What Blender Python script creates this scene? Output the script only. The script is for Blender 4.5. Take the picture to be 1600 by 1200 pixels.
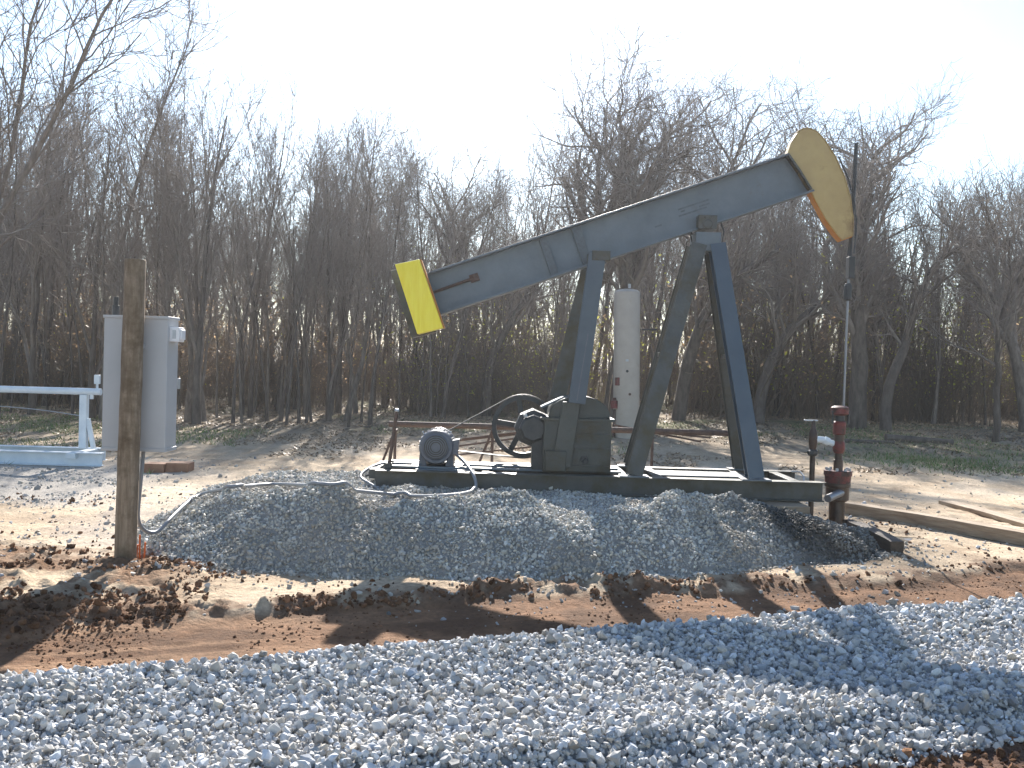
import bpy, math, random
import numpy as np
from mathutils import Vector, Matrix

# ------------------------------------------------------------------ scene, camera, sky, sun
for o in list(bpy.data.objects):
    bpy.data.objects.remove(o)
S = bpy.context.scene
COL = S.collection
R = math.radians
rng = np.random.default_rng(7)
random.seed(7)

CAM = Vector((0, 0, 1.65))
ROLL, PITCH, F = R(1.6), R(1.0), 1600.0
fwd0 = Vector((0, math.cos(PITCH), -math.sin(PITCH)))
up0 = Vector((0, math.sin(PITCH), math.cos(PITCH)))
rt0 = Vector((1, 0, 0))
RT = math.cos(ROLL) * rt0 + math.sin(ROLL) * up0
UP = -math.sin(ROLL) * rt0 + math.cos(ROLL) * up0
cam = bpy.data.cameras.new('camera')
cam.sensor_width, cam.lens = 36, 36
cam.clip_start, cam.clip_end = 0.1, 3000
camo = bpy.data.objects.new('camera', cam)
COL.objects.link(camo)
camo.matrix_world = Matrix(((RT.x, UP.x, -fwd0.x, CAM.x), (RT.y, UP.y, -fwd0.y, CAM.y), (RT.z, UP.z, -fwd0.z, CAM.z), (0, 0, 0, 1)))
S.camera = camo


def ray(px, py):
    return fwd0 + RT * ((px - 800) / F) + UP * ((600 - py) / F)


def at(px, py, Y):
    d = ray(px, py)
    return CAM + d * (Y / d.y)


SUN_EL, SUN_AZ = R(30.5), R(-2)      # azimuth measured from +Y towards +X
w = bpy.data.worlds.new('World')
S.world = w
w.use_nodes = True
nt = w.node_tree
sky = nt.nodes.new('ShaderNodeTexSky')
sky.sky_type = 'NISHITA'
sky.sun_disc = False
sky.sun_elevation = SUN_EL
sky.sun_rotation = SUN_AZ
sky.air_density, sky.dust_density, sky.ozone_density = 1.0, .25, 1.3
bg = nt.nodes['Background']
nt.links.new(sky.outputs[0], bg.inputs[0])
bg.inputs[1].default_value = 0.075
sl = bpy.data.lights.new('sun', 'SUN')
sl.energy, sl.angle, sl.color = 4.6, R(0.55), (1, 0.94, 0.86)
so = bpy.data.objects.new('sun', sl)
COL.objects.link(so)
sd = Vector((math.sin(SUN_AZ) * math.cos(SUN_EL), math.cos(SUN_AZ) * math.cos(SUN_EL), math.sin(SUN_EL)))
so.rotation_euler = sd.to_track_quat('Z', 'Y').to_euler()
S.view_settings.view_transform = 'Standard'
S.view_settings.look = 'None'
S.view_settings.gamma = 1
S.view_settings.exposure = 1.6
S.render.engine = 'CYCLES'
S.cycles.max_bounces = 5
S.cycles.diffuse_bounces = 3
S.cycles.glossy_bounces = 2


# ------------------------------------------------------------------ noise
def vnoise(x, y, seed=0):
    x = np.asarray(x, float); y = np.asarray(y, float)
    xi, yi = np.floor(x).astype(np.int64), np.floor(y).astype(np.int64)
    xf, yf = x - xi, y - yi
    u, v = xf * xf * (3 - 2 * xf), yf * yf * (3 - 2 * yf)

    def h(a, b):
        n = (a * 374761393 + b * 668265263 + seed * 974711) & 0xFFFFFFFF
        n = ((n ^ (n >> 13)) * 1274126177) & 0xFFFFFFFF
        return ((n ^ (n >> 16)) & 0xFFFFFF) / float(0xFFFFFF)
    return (h(xi, yi) * (1 - u) + h(xi + 1, yi) * u) * (1 - v) + (h(xi, yi + 1) * (1 - u) + h(xi + 1, yi + 1) * u) * v


def fbm(x, y, o=4, seed=0):
    a, s, t = 0.5, 0, 0
    for i in range(o):
        s = s + a * vnoise(x, y, seed + i * 17); t += a
        x, y, a = x * 2.03 + 5.1, y * 2.03 + 1.7, a * 0.5
    return s / t


def sstep(a, b, x):
    t = np.clip((x - a) / (b - a), 0, 1)
    return t * t * (3 - 2 * t)


# ------------------------------------------------------------------ terrain height
MPOLY = np.array([(-3.55, 10.6), (-3.45, 9.5), (-3.0, 8.5), (-2.35, 7.95), (-1, 7.82), (.6, 7.85), (1.5, 8.1), (2.4, 8.75), (3.3, 9.2), (3.75, 9.9),
                  (3.3, 10.9), (2.7, 12.4), (-1, 12.9), (-2.9, 12.2)])


def poly_sd(x, y, P):
    x = np.asarray(x, float); y = np.asarray(y, float)
    d = np.full(x.shape, 1e9); inside = np.zeros(x.shape, bool)
    n = len(P)
    for i in range(n):
        ax, ay = P[i]; bx, by = P[(i + 1) % n]
        ex, ey = bx - ax, by - ay
        t = np.clip(((x - ax) * ex + (y - ay) * ey) / (ex * ex + ey * ey), 0, 1)
        d = np.minimum(d, np.hypot(x - ax - t * ex, y - ay - t * ey))
        c = ((ay > y) != (by > y)) & (x < (bx - ax) * (y - ay) / (by - ay + 1e-12) + ax)
        inside ^= c
    return np.where(inside, d, -d)


def zones(x, y):
    """signed measures: s bank of the trench, t road gravel band (>0 inside), m mound (>0 inside)"""
    wob = (fbm(x * .9, y * .9, 4, 3) - .5)
    s = y - (7.32 + .40 * x) + wob * .7
    c = y - .39 * x
    wob2 = (fbm(x * 1.3, y * 1.3, 3, 9) - .5) * .22
    t = np.minimum(c - 3.92 + (fbm(x * 2.2, y * 2.2, 3, 77) - .5) * .3, 6.22 - c) + wob2
    m = poly_sd(x, y, MPOLY) + (fbm(x * 1.6, y * 1.6, 4, 21) - .5) * .35
    return s, c, t, m


def height(x, y):
    x = np.asarray(x, float); y = np.asarray(y, float)
    s, c, t, m = zones(x, y)
    near = 1 - sstep(13, 22, y)
    z = (fbm(x * .5, y * .5, 3, 31) - .5) * .10 * sstep(4, 9, y)
    z += (fbm(x * 3.1, y * 3.1, 4, 33) - .5) * .05
    z += (.12 + .20 * sstep(-4, 8, x)) * sstep(15, 30, y)
    z += sstep(24, 60, y) * .5
    # rough clods along the bank and on the left by the post
    bank = np.exp(-((s - .12) / .28) ** 2)
    left = sstep(-1.2, -2.6, x) * (y > 6) * sstep(9.2, 8.2, y)
    r = np.maximum(bank * sstep(3.2, 0.5, x), left * .9)
    z += r * (np.maximum(fbm(x * 10, y * 10, 4, 51) - .36, 0) * .15 + (fbm(x * 2.5, y * 2.5, 3, 52) - .5) * .07)
    z += (fbm(x * 11, y * 11, 3, 61) - .5) * .034 * near * (.6 + r + .5 * sstep(.1, -.1, s))
    # trench
    tr = sstep(.08, -.16, s)
    z -= tr * .19
    z += tr * (vnoise(c * 14, x * .6, 5) - .5) * .03
    # road gravel
    tt = sstep(-.05, .34, t)
    prof = .02 + .03 * np.cos((c - 5.9) * 3.2) + .03 * (fbm(x * .8, y * .8, 3, 8) - .5)
    z = z * (1 - tt) + tt * (prof + .012)
    z -= (c < 3.9) * .08 * sstep(3.9, 3.5, c)
    # mound
    h0 = .355 * (1 - .45 * sstep(1.9, 3.4, x)) + (fbm(x * 1.1, y * .6, 3, 41) - .5) * .07
    front = np.exp(-((m - .82) / .26) ** 2) * .16 * sstep(11, 9.6, y) * sstep(3.0, 2.0, x)
    ramp = np.clip(m, 0, 9) * .70
    k = .06
    mh = np.where(m > -.2, -k * np.log(np.exp(-np.clip(ramp, 0, 3) / k) + np.exp(-(h0 + front * (.9 + 3.2 * (fbm(x * 2.0, y * .5, 3, 90) - .5))) / k)), 0)
    mh = np.maximum(mh, 0) * sstep(-.02, .1, m)
    z = np.maximum(z, z * .3 + mh + ((fbm(x * 7, y * 7, 3, 88) - .5) * .03 + (fbm(x * 3, y * 3, 3, 89) - .5) * .12) * sstep(0, .3, m))
    return z


def H(x, y):
    return float(height(np.array([x]), np.array([y]))[0])


# ------------------------------------------------------------------ materials
def mat(name, color=(.5, .5, .5), rough=.7, metal=0, spec=.5):
    m = bpy.data.materials.new(name)
    m.use_nodes = True
    b = m.node_tree.nodes['Principled BSDF']
    b.inputs['Base Color'].default_value = (*color, 1)
    b.inputs['Roughness'].default_value = rough
    b.inputs['Metallic'].default_value = metal
    b.inputs['Specular IOR Level'].default_value = spec
    return m


def noisy(name, stops, scale=4, rough=.7, metal=0, bump=.0, bscale=None, detail=6, stretch=(1, 1, 1), spec=.5, second=None):
    """base colour through a ramp of object-space noise, an optional second patchy colour (stains), noise bump"""
    m = mat(name, rough=rough, metal=metal, spec=spec)
    t = m.node_tree; N = t.nodes; L = t.links
    b = N['Principled BSDF']
    tc = N.new('ShaderNodeTexCoord'); mp = N.new('ShaderNodeMapping')
    mp.inputs['Scale'].default_value = stretch
    L.new(tc.outputs['Object'], mp.inputs['Vector'])
    n = N.new('ShaderNodeTexNoise'); n.inputs['Scale'].default_value = scale; n.inputs['Detail'].default_value = detail
    n.inputs['Roughness'].default_value = .65
    L.new(mp.outputs[0], n.inputs['Vector'])
    r = N.new('ShaderNodeValToRGB')
    els = r.color_ramp.elements
    while len(els) < len(stops): els.new(.5)
    for e, (p, c) in zip(els, stops):
        e.position = p; e.color = (*c, 1)
    L.new(n.outputs[0], r.inputs[0])
    out = r.outputs[0]
    if second:
        col, sc, lo, hi = second
        n2 = N.new('ShaderNodeTexNoise'); n2.inputs['Scale'].default_value = sc; n2.inputs['Detail'].default_value = 8
        n2.inputs['Roughness'].default_value = .7
        L.new(tc.outputs['Object'], n2.inputs['Vector'])
        mr = N.new('ShaderNodeMapRange'); mr.inputs['From Min'].default_value = lo; mr.inputs['From Max'].default_value = hi
        L.new(n2.outputs[0], mr.inputs[0])
        mx = N.new('ShaderNodeMix'); mx.data_type = 'RGBA'
        mx.inputs['B'].default_value = (*col, 1)
        L.new(mr.outputs[0], mx.inputs['Factor']); L.new(out, mx.inputs['A'])
        out = mx.outputs['Result']
        rr = N.new('ShaderNodeMapRange'); rr.inputs['To Min'].default_value = rough; rr.inputs['To Max'].default_value = min(1, rough + .3)
        L.new(mr.outputs[0], rr.inputs[0]); L.new(rr.outputs[0], b.inputs['Roughness'])
    L.new(out, b.inputs['Base Color'])
    if bump:
        n3 = N.new('ShaderNodeTexNoise'); n3.inputs['Scale'].default_value = bscale or scale * 5; n3.inputs['Detail'].default_value = 5
        L.new(mp.outputs[0], n3.inputs['Vector'])
        bp = N.new('ShaderNodeBump'); bp.inputs['Strength'].default_value = bump; bp.inputs['Distance'].default_value = .02
        L.new(n3.outputs[0], bp.inputs['Height']); L.new(bp.outputs[0], b.inputs['Normal'])
    return m


def vcol(name, attr='Col', rough=.9, bump=.5, bscale=60, var=.35, vscale=25, spec=.3, dist=.02):
    m = mat(name, rough=rough, spec=spec)
    t = m.node_tree; N = t.nodes; L = t.links; b = N['Principled BSDF']
    a = N.new('ShaderNodeAttribute'); a.attribute_name = attr
    tc = N.new('ShaderNodeTexCoord')
    n = N.new('ShaderNodeTexNoise'); n.inputs['Scale'].default_value = vscale; n.inputs['Detail'].default_value = 8; n.inputs['Roughness'].default_value = .7
    L.new(tc.outputs['Object'], n.inputs['Vector'])
    mr = N.new('ShaderNodeMapRange'); mr.inputs['From Min'].default_value = .3; mr.inputs['From Max'].default_value = .7
    mr.inputs['To Min'].default_value = 1 - var; mr.inputs['To Max'].default_value = 1 + var
    L.new(n.outputs[0], mr.inputs[0])
    vm = N.new('ShaderNodeVectorMath'); vm.operation = 'SCALE'
    L.new(a.outputs['Color'], vm.inputs[0]); L.new(mr.outputs[0], vm.inputs['Scale'])
    L.new(vm.outputs[0], b.inputs['Base Color'])
    if bump:
        n3 = N.new('ShaderNodeTexNoise'); n3.inputs['Scale'].default_value = bscale; n3.inputs['Detail'].default_value = 6
        n3.inputs['Roughness'].default_value = .7
        L.new(tc.outputs['Object'], n3.inputs['Vector'])
        bp = N.new('ShaderNodeBump'); bp.inputs['Strength'].default_value = bump; bp.inputs['Distance'].default_value = dist
        L.new(n3.outputs[0], bp.inputs['Height']); L.new(bp.outputs[0], b.inputs['Normal'])
    return m


M = {}
RUST = (.16, .06, .025)
M['slate'] = noisy('slate paint', [(.3, (.095, .118, .138)), (.7, (.135, .165, .19))], 3, .42, bump=.08, bscale=40, second=((.10, .085, .07), 2.2, .60, .74))
M['slate_dark'] = noisy('grimy slate paint with bounce', [(.3, (.05, .054, .052)), (.7, (.088, .09, .08))], 4, .5, bump=.15, bscale=30, second=((.07, .06, .035), 3, .45, .65))  # grime and brown bounced light both put into this olive colour
M['blue'] = noisy('blue paint', [(.3, (.052, .073, .098)), (.7, (.068, .094, .122))], 3, .4, bump=.06, bscale=40, second=((.08, .07, .06), 3, .64, .78))
M['iron'] = noisy('dark cast iron', [(.3, (.025, .028, .030)), (.7, (.055, .056, .054))], 6, .5, bump=.25, bscale=50, second=((.10, .06, .03), 4, .58, .7))
M['gear'] = noisy('greasy dark gearbox paint with bounce', [(.3, (.034, .040, .038)), (.7, (.062, .068, .060))], 4, .45, bump=.2, bscale=30, second=((.06, .05, .03), 3, .5, .68))  # grease and bounced light in one olive colour, darker for the gearbox
M['rust'] = noisy('rusty steel', [(.3, (.055, .04, .034)), (.55, (.105, .066, .05)), (.75, (.075, .055, .048))], 14, .8, bump=.3, bscale=80)
M['oily'] = noisy('oily rusty steel', [(.3, (.02, .014, .01)), (.7, (.075, .04, .025))], 9, .35, bump=.3, bscale=60)
M['red'] = noisy('worn red paint', [(.3, (.09, .014, .013)), (.7, (.19, .027, .023))], 14, .45, bump=.2, second=((.05, .028, .02), 12, .46, .6))
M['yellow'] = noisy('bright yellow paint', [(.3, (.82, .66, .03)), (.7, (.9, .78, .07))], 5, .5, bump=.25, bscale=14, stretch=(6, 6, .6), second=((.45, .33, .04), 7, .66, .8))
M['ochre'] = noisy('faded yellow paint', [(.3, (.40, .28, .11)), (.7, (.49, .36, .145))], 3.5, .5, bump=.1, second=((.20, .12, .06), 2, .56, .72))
M['orange_edge'] = noisy('orange stained paint', [(.3, (.45, .16, .03)), (.7, (.55, .25, .05))], 5, .6, bump=.1)
M['steel'] = mat('polished steel', (.24, .25, .27), .4, .5)
M['galv'] = noisy('galvanised steel', [(.3, (.34, .36, .38)), (.7, (.5, .52, .55))], 12, .45, .55)
M['white_paint'] = noisy('white pipe paint', [(.3, (.55, .62, .68)), (.7, (.72, .77, .8))], 4, .5, second=((.35, .3, .25), 5, .66, .8))
M['box_paint'] = noisy('enclosure paint', [(.3, (.40, .41, .42)), (.7, (.46, .47, .48))], 2, .45, bump=.02, second=((.36, .34, .30), 2.5, .62, .85))
M['tank'] = noisy('cream tank paint', [(.3, (.36, .315, .265)), (.7, (.43, .38, .32))], 3, .5, second=((.33, .26, .2), 3.5, .60, .78))
M['plastic'] = mat('white plastic', (.75, .76, .78), .3)
M['conduit'] = mat('grey conduit', (.20, .215, .235), .45)
M['motor'] = noisy('motor paint', [(.3, (.07, .08, .105)), (.7, (.11, .125, .155))], 6, .4, bump=.05)
M['belt'] = mat('rubber belt', (.05, .05, .05), .6)
M['wood'] = noisy('weathered post wood', [(.25, (.11, .082, .052)), (.5, (.25, .19, .13)), (.75, (.40, .32, .23))], 5, .85, bump=.8, bscale=12, stretch=(5, 5, .5), second=((.12, .085, .05), 2.5, .45, .62))
M['timber'] = noisy('weathered timber', [(.3, (.18, .12, .075)), (.7, (.42, .33, .23))], 5, .85, bump=.5, bscale=14, stretch=(.5, 5, 5))
M['timber_dark'] = noisy('oil dark timber', [(.3, (.04, .028, .02)), (.7, (.11, .075, .05))], 5, .7, bump=.5, bscale=14, stretch=(.5, 5, 5))
M['brick'] = noisy('brown block', [(.3, (.2, .1, .06)), (.7, (.32, .18, .11))], 8, .9, bump=.3)
M['orange'] = mat('orange marking paint', (.75, .16, .03), .6)
M['bark'] = noisy('grey brown bark', [(.3, (.09, .073, .058)), (.7, (.24, .20, .165))], 9, .9, bump=.7, bscale=22, stretch=(1, 1, .3))
M['bark_dark'] = noisy('dark bark', [(.3, (.06, .047, .038)), (.7, (.155, .125, .10))], 9, .9, bump=.7, bscale=22, stretch=(1, 1, .3))
M['twig'] = noisy('twig bark', [(.3, (.12, .097, .08)), (.7, (.24, .20, .165))], 3, .8)
M['leaf'] = vcol('leaf colours', rough=.55, bump=0, var=.25, vscale=3)
M['leaf_bright'] = vcol('backlit leaf colours', rough=.5, bump=0, var=.25, vscale=3)
_t = M['leaf_bright'].node_tree
_b = _t.nodes['Principled BSDF']; _tr = _t.nodes.new('ShaderNodeBsdfTranslucent'); _mx = _t.nodes.new('ShaderNodeMixShader')
_src = _b.inputs['Base Color'].links[0].from_socket
_t.links.new(_src, _tr.inputs[0]); _mx.inputs[0].default_value = .5
_t.links.new(_b.outputs[0], _mx.inputs[1]); _t.links.new(_tr.outputs[0], _mx.inputs[2])
_t.links.new(_mx.outputs[0], _t.nodes['Material Output'].inputs[0])
M['stone'] = vcol('broken limestone', rough=.75, bump=.35, bscale=90, var=.10, vscale=40, spec=.35, dist=.004)
M['clod'] = vcol('soil clods', rough=.95, bump=.7, bscale=60, var=.25, vscale=30, spec=.1)
M['ground'] = vcol('bare soil', rough=.93, bump=.9, bscale=30, var=.34, vscale=20, spec=.15, dist=.03)
M['slate_worn'] = noisy('faded mark on slate paint', [(.35, (.10, .122, .14)), (.65, (.075, .088, .095))], 30, .5)
M['glint'] = mat('shallow puddle', (.20, .17, .13), .06)  # smooth surface that stands in for glints on the ground


# ------------------------------------------------------------------ mesh helpers
class MB:
    def __init__(s): s.v, s.f = [], []

    def add(s, v, f):
        n = len(s.v); s.v += [tuple(p) for p in v]; s.f += [tuple(i + n for i in q) for q in f]; return s

    def box(s, c, size, rot=None):
        hx, hy, hz = [q / 2 for q in size]
        v = [Vector((x, y, z)) for x in (-hx, hx) for y in (-hy, hy) for z in (-hz, hz)]
        if rot is not None: v = [rot @ p for p in v]
        c = Vector(c)
        return s.add([p + c for p in v], [(0, 1, 3, 2), (4, 6, 7, 5), (0, 4, 5, 1), (2, 3, 7, 6), (0, 2, 6, 4), (1, 5, 7, 3)])

    def prism(s, poly, y0, y1):
        """poly: list of (x,z), extruded along Y"""
        n = len(poly)
        v = [(x, y0, z) for x, z in poly] + [(x, y1, z) for x, z in poly]
        a = sum(poly[i][0] * poly[(i + 1) % n][1] - poly[(i + 1) % n][0] * poly[i][1] for i in range(n))
        f = [tuple(range(n)), tuple(range(2 * n - 1, n - 1, -1))]
        f += [(i, i + n, (i + 1) % n + n, (i + 1) % n) for i in range(n)]
        if a < 0: f = [q[::-1] for q in f]
        return s.add(v, f)

    def sweep(s, a, b, prof, side=Vector((0, 1, 0))):
        """profile (u along side, v along other) swept from a to b"""
        a, b = Vector(a), Vector(b)
        d = (b - a).normalized()
        u = (side - d * side.dot(d)).normalized(); w_ = u.cross(d)
        n = len(prof)
        v = [a + u * p + w_ * q for p, q in prof] + [b + u * p + w_ * q for p, q in prof]
        return s.add(v, [tuple(range(n))[::-1], tuple(range(n, 2 * n))] + [(i, (i + 1) % n, (i + 1) % n + n, i + n) for i in range(n)])

    def bar(s, a, b, wu, wv, side=Vector((0, 1, 0))):
        return s.sweep(a, b, [(-wu / 2, -wv / 2), (wu / 2, -wv / 2), (wu / 2, wv / 2), (-wu / 2, wv / 2)], side)

    def ibeam(s, a, b, wu, wv, tf, tw, side=Vector((0, 1, 0)), skew=0.0):
        h, g = wv / 2, wu / 2
        p = [(-g, -h), (g, -h), (g, -h + tf), (tw / 2, -h + tf), (tw / 2, h - tf), (g, h - tf), (g, h), (-g, h), (-g, h - tf), (-tw / 2, h - tf), (-tw / 2, -h + tf), (-g, -h + tf)]
        a, b = Vector(a), Vector(b)
        d = (b - a).normalized()
        u = (side - d * side.dot(d)).normalized(); w_ = u.cross(d)
        n = 12
        v = [a + u * x + w_ * y for x, y in p] + [b + u * x + w_ * y + d * (y * skew) for x, y in p]
        f = [(i, (i + 1) % n, (i + 1) % n + n, i + n) for i in range(n)]
        for o_, rev in ((0, True), (n, False)):
            for q in ((0, 1, 2, 3, 10, 11), (3, 4, 9, 10), (4, 5, 6, 7, 8, 9)):
                q = tuple(i + o_ for i in q); f.append(q[::-1] if rev else q)
        return s.add(v, f)

    def tube(s, pts, r, n=10, cap=True):
        pts = [Vector(p) for p in pts]
        rs = r if isinstance(r, (list, tuple)) else [r] * len(pts)
        prev = None; rings = []
        for i, p in enumerate(pts):
            t = (pts[min(i + 1, len(pts) - 1)] - pts[max(i - 1, 0)]).normalized()
            if prev is None:
                ref = Vector((0, 0, 1)) if abs(t.z) < .9 else Vector((1, 0, 0))
                u = ref.cross(t).normalized()
            else:
                u = (prev - t * prev.dot(t)).normalized()
            prev = u; w_ = t.cross(u)
            rings.append([p + (u * math.cos(2 * math.pi * k / n) + w_ * math.sin(2 * math.pi * k / n)) * rs[i] for k in range(n)])
        v = [q for g in rings for q in g]
        f = [(i * n + k, i * n + (k + 1) % n, (i + 1) * n + (k + 1) % n, (i + 1) * n + k) for i in range(len(pts) - 1) for k in range(n)]
        if cap: f += [tuple(range(n))[::-1], tuple(range(len(v) - n, len(v)))]
        return s.add(v, f)

    def lathe(s, a, axis, prof, n=20, close=False):
        """prof: (distance along axis, radius)"""
        a = Vector(a); d = Vector(axis).normalized()
        ref = Vector((0, 0, 1)) if abs(d.z) < .9 else Vector((1, 0, 0))
        u = ref.cross(d).normalized(); w_ = d.cross(u)
        v = [a + d * t + (u * math.cos(2 * math.pi * k / n) + w_ * math.sin(2 * math.pi * k / n)) * r for t, r in prof for k in range(n)]
        m = len(prof)
        f = [(i * n + k, i * n + (k + 1) % n, ((i + 1) % m) * n + (k + 1) % n, ((i + 1) % m) * n + k) for i in range(m if close else m - 1) for k in range(n)]
        if not close: f += [tuple(range(n))[::-1], tuple(range(len(v) - n, len(v)))]
        return s.add(v, f)

    def bolts(s, c, axis, rad, k, r=.012, h=.015):
        c = Vector(c); d = Vector(axis).normalized()
        ref = Vector((0, 0, 1)) if abs(d.z) < .9 else Vector((1, 0, 0))
        u = ref.cross(d).normalized(); w_ = d.cross(u)
        for i in range(k):
            a = 2 * math.pi * (i + .5) / k
            s.lathe(c + (u * math.cos(a) + w_ * math.sin(a)) * rad, d, [(0, r), (h, r)], 6)
        return s

    def build(s, name, m, parent=None, bevel=0, smooth=None):
        me = bpy.data.meshes.new(name)
        me.from_pydata(s.v, [], s.f)
        me.materials.append(M[m] if isinstance(m, str) else m)
        ob = bpy.data.objects.new(name, me)
        COL.objects.link(ob)
        import bmesh
        bm = bmesh.new(); bm.from_mesh(me); bmesh.ops.recalc_face_normals(bm, faces=bm.faces); bm.to_mesh(me); bm.free()
        if smooth is not None:
            me.polygons.foreach_set('use_smooth', [True] * len(me.polygons))
            me.set_sharp_from_angle(angle=R(smooth))
        if parent is not None:
            root = parent
            while root.parent is not None: root = root.parent
            off = root.location
            me.transform(Matrix.Translation(-off))     # all vertices are given in world space; parts sit at their thing's origin
            ob.parent = parent
        if bevel:
            bv = ob.modifiers.new('bevel', 'BEVEL'); bv.width = bevel; bv.segments = 2; bv.limit_method = 'ANGLE'; bv.angle_limit = R(40)
        return ob


def tag(o, label=None, cat=None, group=None, kind=None):
    if label: o['label'] = label
    if cat: o['category'] = cat
    if group: o['group'] = group
    if kind: o['kind'] = kind
    return o


def thing(name, loc, label, cat, group=None):
    o = bpy.data.objects.new(name, None); COL.objects.link(o); o.location = loc
    o.empty_display_size = .1
    return tag(o, label, cat, group)


def np_mesh(name, V, Fq, material, cols=None, smooth=False, quads=True, parent=None):
    me = bpy.data.meshes.new(name)
    V = np.ascontiguousarray(V, np.float32); Fq = np.ascontiguousarray(Fq, np.int32)
    k = Fq.shape[1]
    me.vertices.add(len(V)); me.vertices.foreach_set('co', V.ravel())
    me.loops.add(Fq.size); me.loops.foreach_set('vertex_index', Fq.ravel())
    me.polygons.add(len(Fq)); me.polygons.foreach_set('loop_start', np.arange(0, Fq.size, k, dtype=np.int32))
    me.update(calc_edges=True)
    if cols is not None:
        a = me.color_attributes.new('Col', 'FLOAT_COLOR', 'POINT')
        c = np.ones((len(V), 4), np.float32); c[:, :3] = cols
        a.data.foreach_set('color', c.ravel())
    me.materials.append(M[material] if isinstance(material, str) else material)
    me.polygons.foreach_set('use_smooth', np.full(len(Fq), smooth))
    ob = bpy.data.objects.new(name, me); COL.objects.link(ob)
    if parent is not None: ob.parent = parent
    return ob


# ------------------------------------------------------------------ ground sheet
def axis_pts(lo, hi, step, far, ratio=1.14):
    mid = list(np.arange(lo, hi, step))
    a, d = [], step
    p = hi
    while p < far:
        a.append(p); d *= ratio; p += d
    a.append(far)
    b, d, p = [], step, lo - step
    while p > -far:
        b.append(p); d *= ratio; p -= d
    b.append(-far)
    return np.array(b[::-1] + mid + a)


gx = axis_pts(-6.5, 7.0, .030, 1500, 1.06)
gy = np.concatenate([[-60, -20, -6, -1, 1, 2.0, 2.5, 2.8], np.arange(3.0, 12.0, .03)])
p, d = 12.0, .03
ext = []
while p < 1500:
    ext.append(p); d *= 1.03; p += d
gy = np.concatenate([gy, ext])
X, Y = np.meshgrid(gx, gy)
Z = height(X, Y)
s_, c_, t_, m_ = zones(X, Y)


def mixc(A, B, k): return A * (1 - k[..., None]) + np.array(B) * k[..., None]


n1, n2, n3 = fbm(X * .7, Y * .7, 5, 101), fbm(X * 3, Y * 3, 5, 102), fbm(X * 9, Y * 9, 4, 103)
C = np.ones(X.shape + (3,)) * np.array((.50, .39, .27))
C = mixc(C, (.36, .26, .17), sstep(.5, .68, n2) * .7)
C = mixc(C, (.60, .50, .38), sstep(.5, .7, n1) * .6)
# brown loose soil left by the post and along the bank
lb = sstep(-1.6, -2.9, X) * sstep(8.9, 8.2, Y + (n2 - .5) * 1.6)
C = mixc(C, (.20, .115, .065), lb * sstep(.30, .5, n2 * .6 + n1 * .4))
bk = np.exp(-((s_ - .05) / .22) ** 2)
C = mixc(C, (.155, .085, .05), bk * sstep(.38, .52, n3 * .5 + n2 * .5) * .9)
# trench
tr = sstep(.05, -.12, s_)
TC = np.ones_like(C) * np.array((.20, .108, .058))
TC = mixc(TC, (.12, .064, .035), sstep(.42, .62, n2))
TC = mixc(TC, (.36, .22, .13), sstep(.45, .7, vnoise(c_ * 9, X * .5, 4)) * sstep(.5, -3, X) * .6)
C = C * (1 - tr[..., None]) + TC * tr[..., None]
# dark soil this side of the road gravel
C = mixc(C, (.13, .075, .05), sstep(3.95, 3.8, c_))
# gravel beds
C = mixc(C, (.30, .30, .30), sstep(-.08, .06, t_))
gm = sstep(-.05, .08, m_)
C = mixc(C, (.30, .285, .265), gm)
gsp = sstep(-1.2, 0, m_ + (n2 - .5) * 1.4) * (Y > 8.8) * (X < 3)
C = mixc(C, (.40, .36, .32), gsp * .6 * (1 - gm))
lg = sstep(-4.2, -5.2, X) * sstep(10.6, 11.6, Y + (n1 - .5) * 2) * sstep(17, 14.5, Y)
C = mixc(C, (.38, .36, .33), lg * .8)
# oil stained ground around the wellhead
oil = np.exp(-(((X - 3.15) / .75) ** 2 + ((Y - 9.9) / 1.0) ** 2))
C = mixc(C, (.06, .042, .03), np.clip(oil * 1.6 * (n2 + .35), 0, .93))
# woodland floor
wf = sstep(19.0, 24.5, Y + (n1 - .5) * 7 - .12 * X)
wf = np.maximum(wf, sstep(2.5, 6, X) * sstep(17.5, 20.5, Y + (n1 - .5) * 3) * .8)
WC = np.ones_like(C) * np.array((.27, .21, .145))
WC = mixc(WC, (.34, .28, .2), sstep(.5, .66, n2))
WC = mixc(WC, (.10, .075, .05), sstep(.45, .3, n3))
WC = mixc(WC, (.17, .165, .08), sstep(.50, .62, fbm(X * .5, Y * .5, 4, 130)) * .75)
C = C * (1 - wf[..., None]) + WC * wf[..., None]
grn = np.exp(-(((X - 8.0 + (Y - 19.3) * .25) / 1.2) ** 2 + ((Y - 19.0) / 1.3) ** 2)) * sstep(.35, .5, n2)
C = mixc(C, (.16, .22, .06), grn * .85)
C = C * (.86 + .28 * n3[..., None])
ny, nx = X.shape
idx = np.arange(ny * nx).reshape(ny, nx)
Fg = np.stack([idx[:-1, :-1], idx[:-1, 1:], idx[1:, 1:], idx[1:, :-1]], -1).reshape(-1, 4)
g = np_mesh('ground', np.stack([X, Y, Z], -1).reshape(-1, 3), Fg, 'ground', C.reshape(-1, 3), smooth=True)
tag(g, kind='structure')


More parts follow.
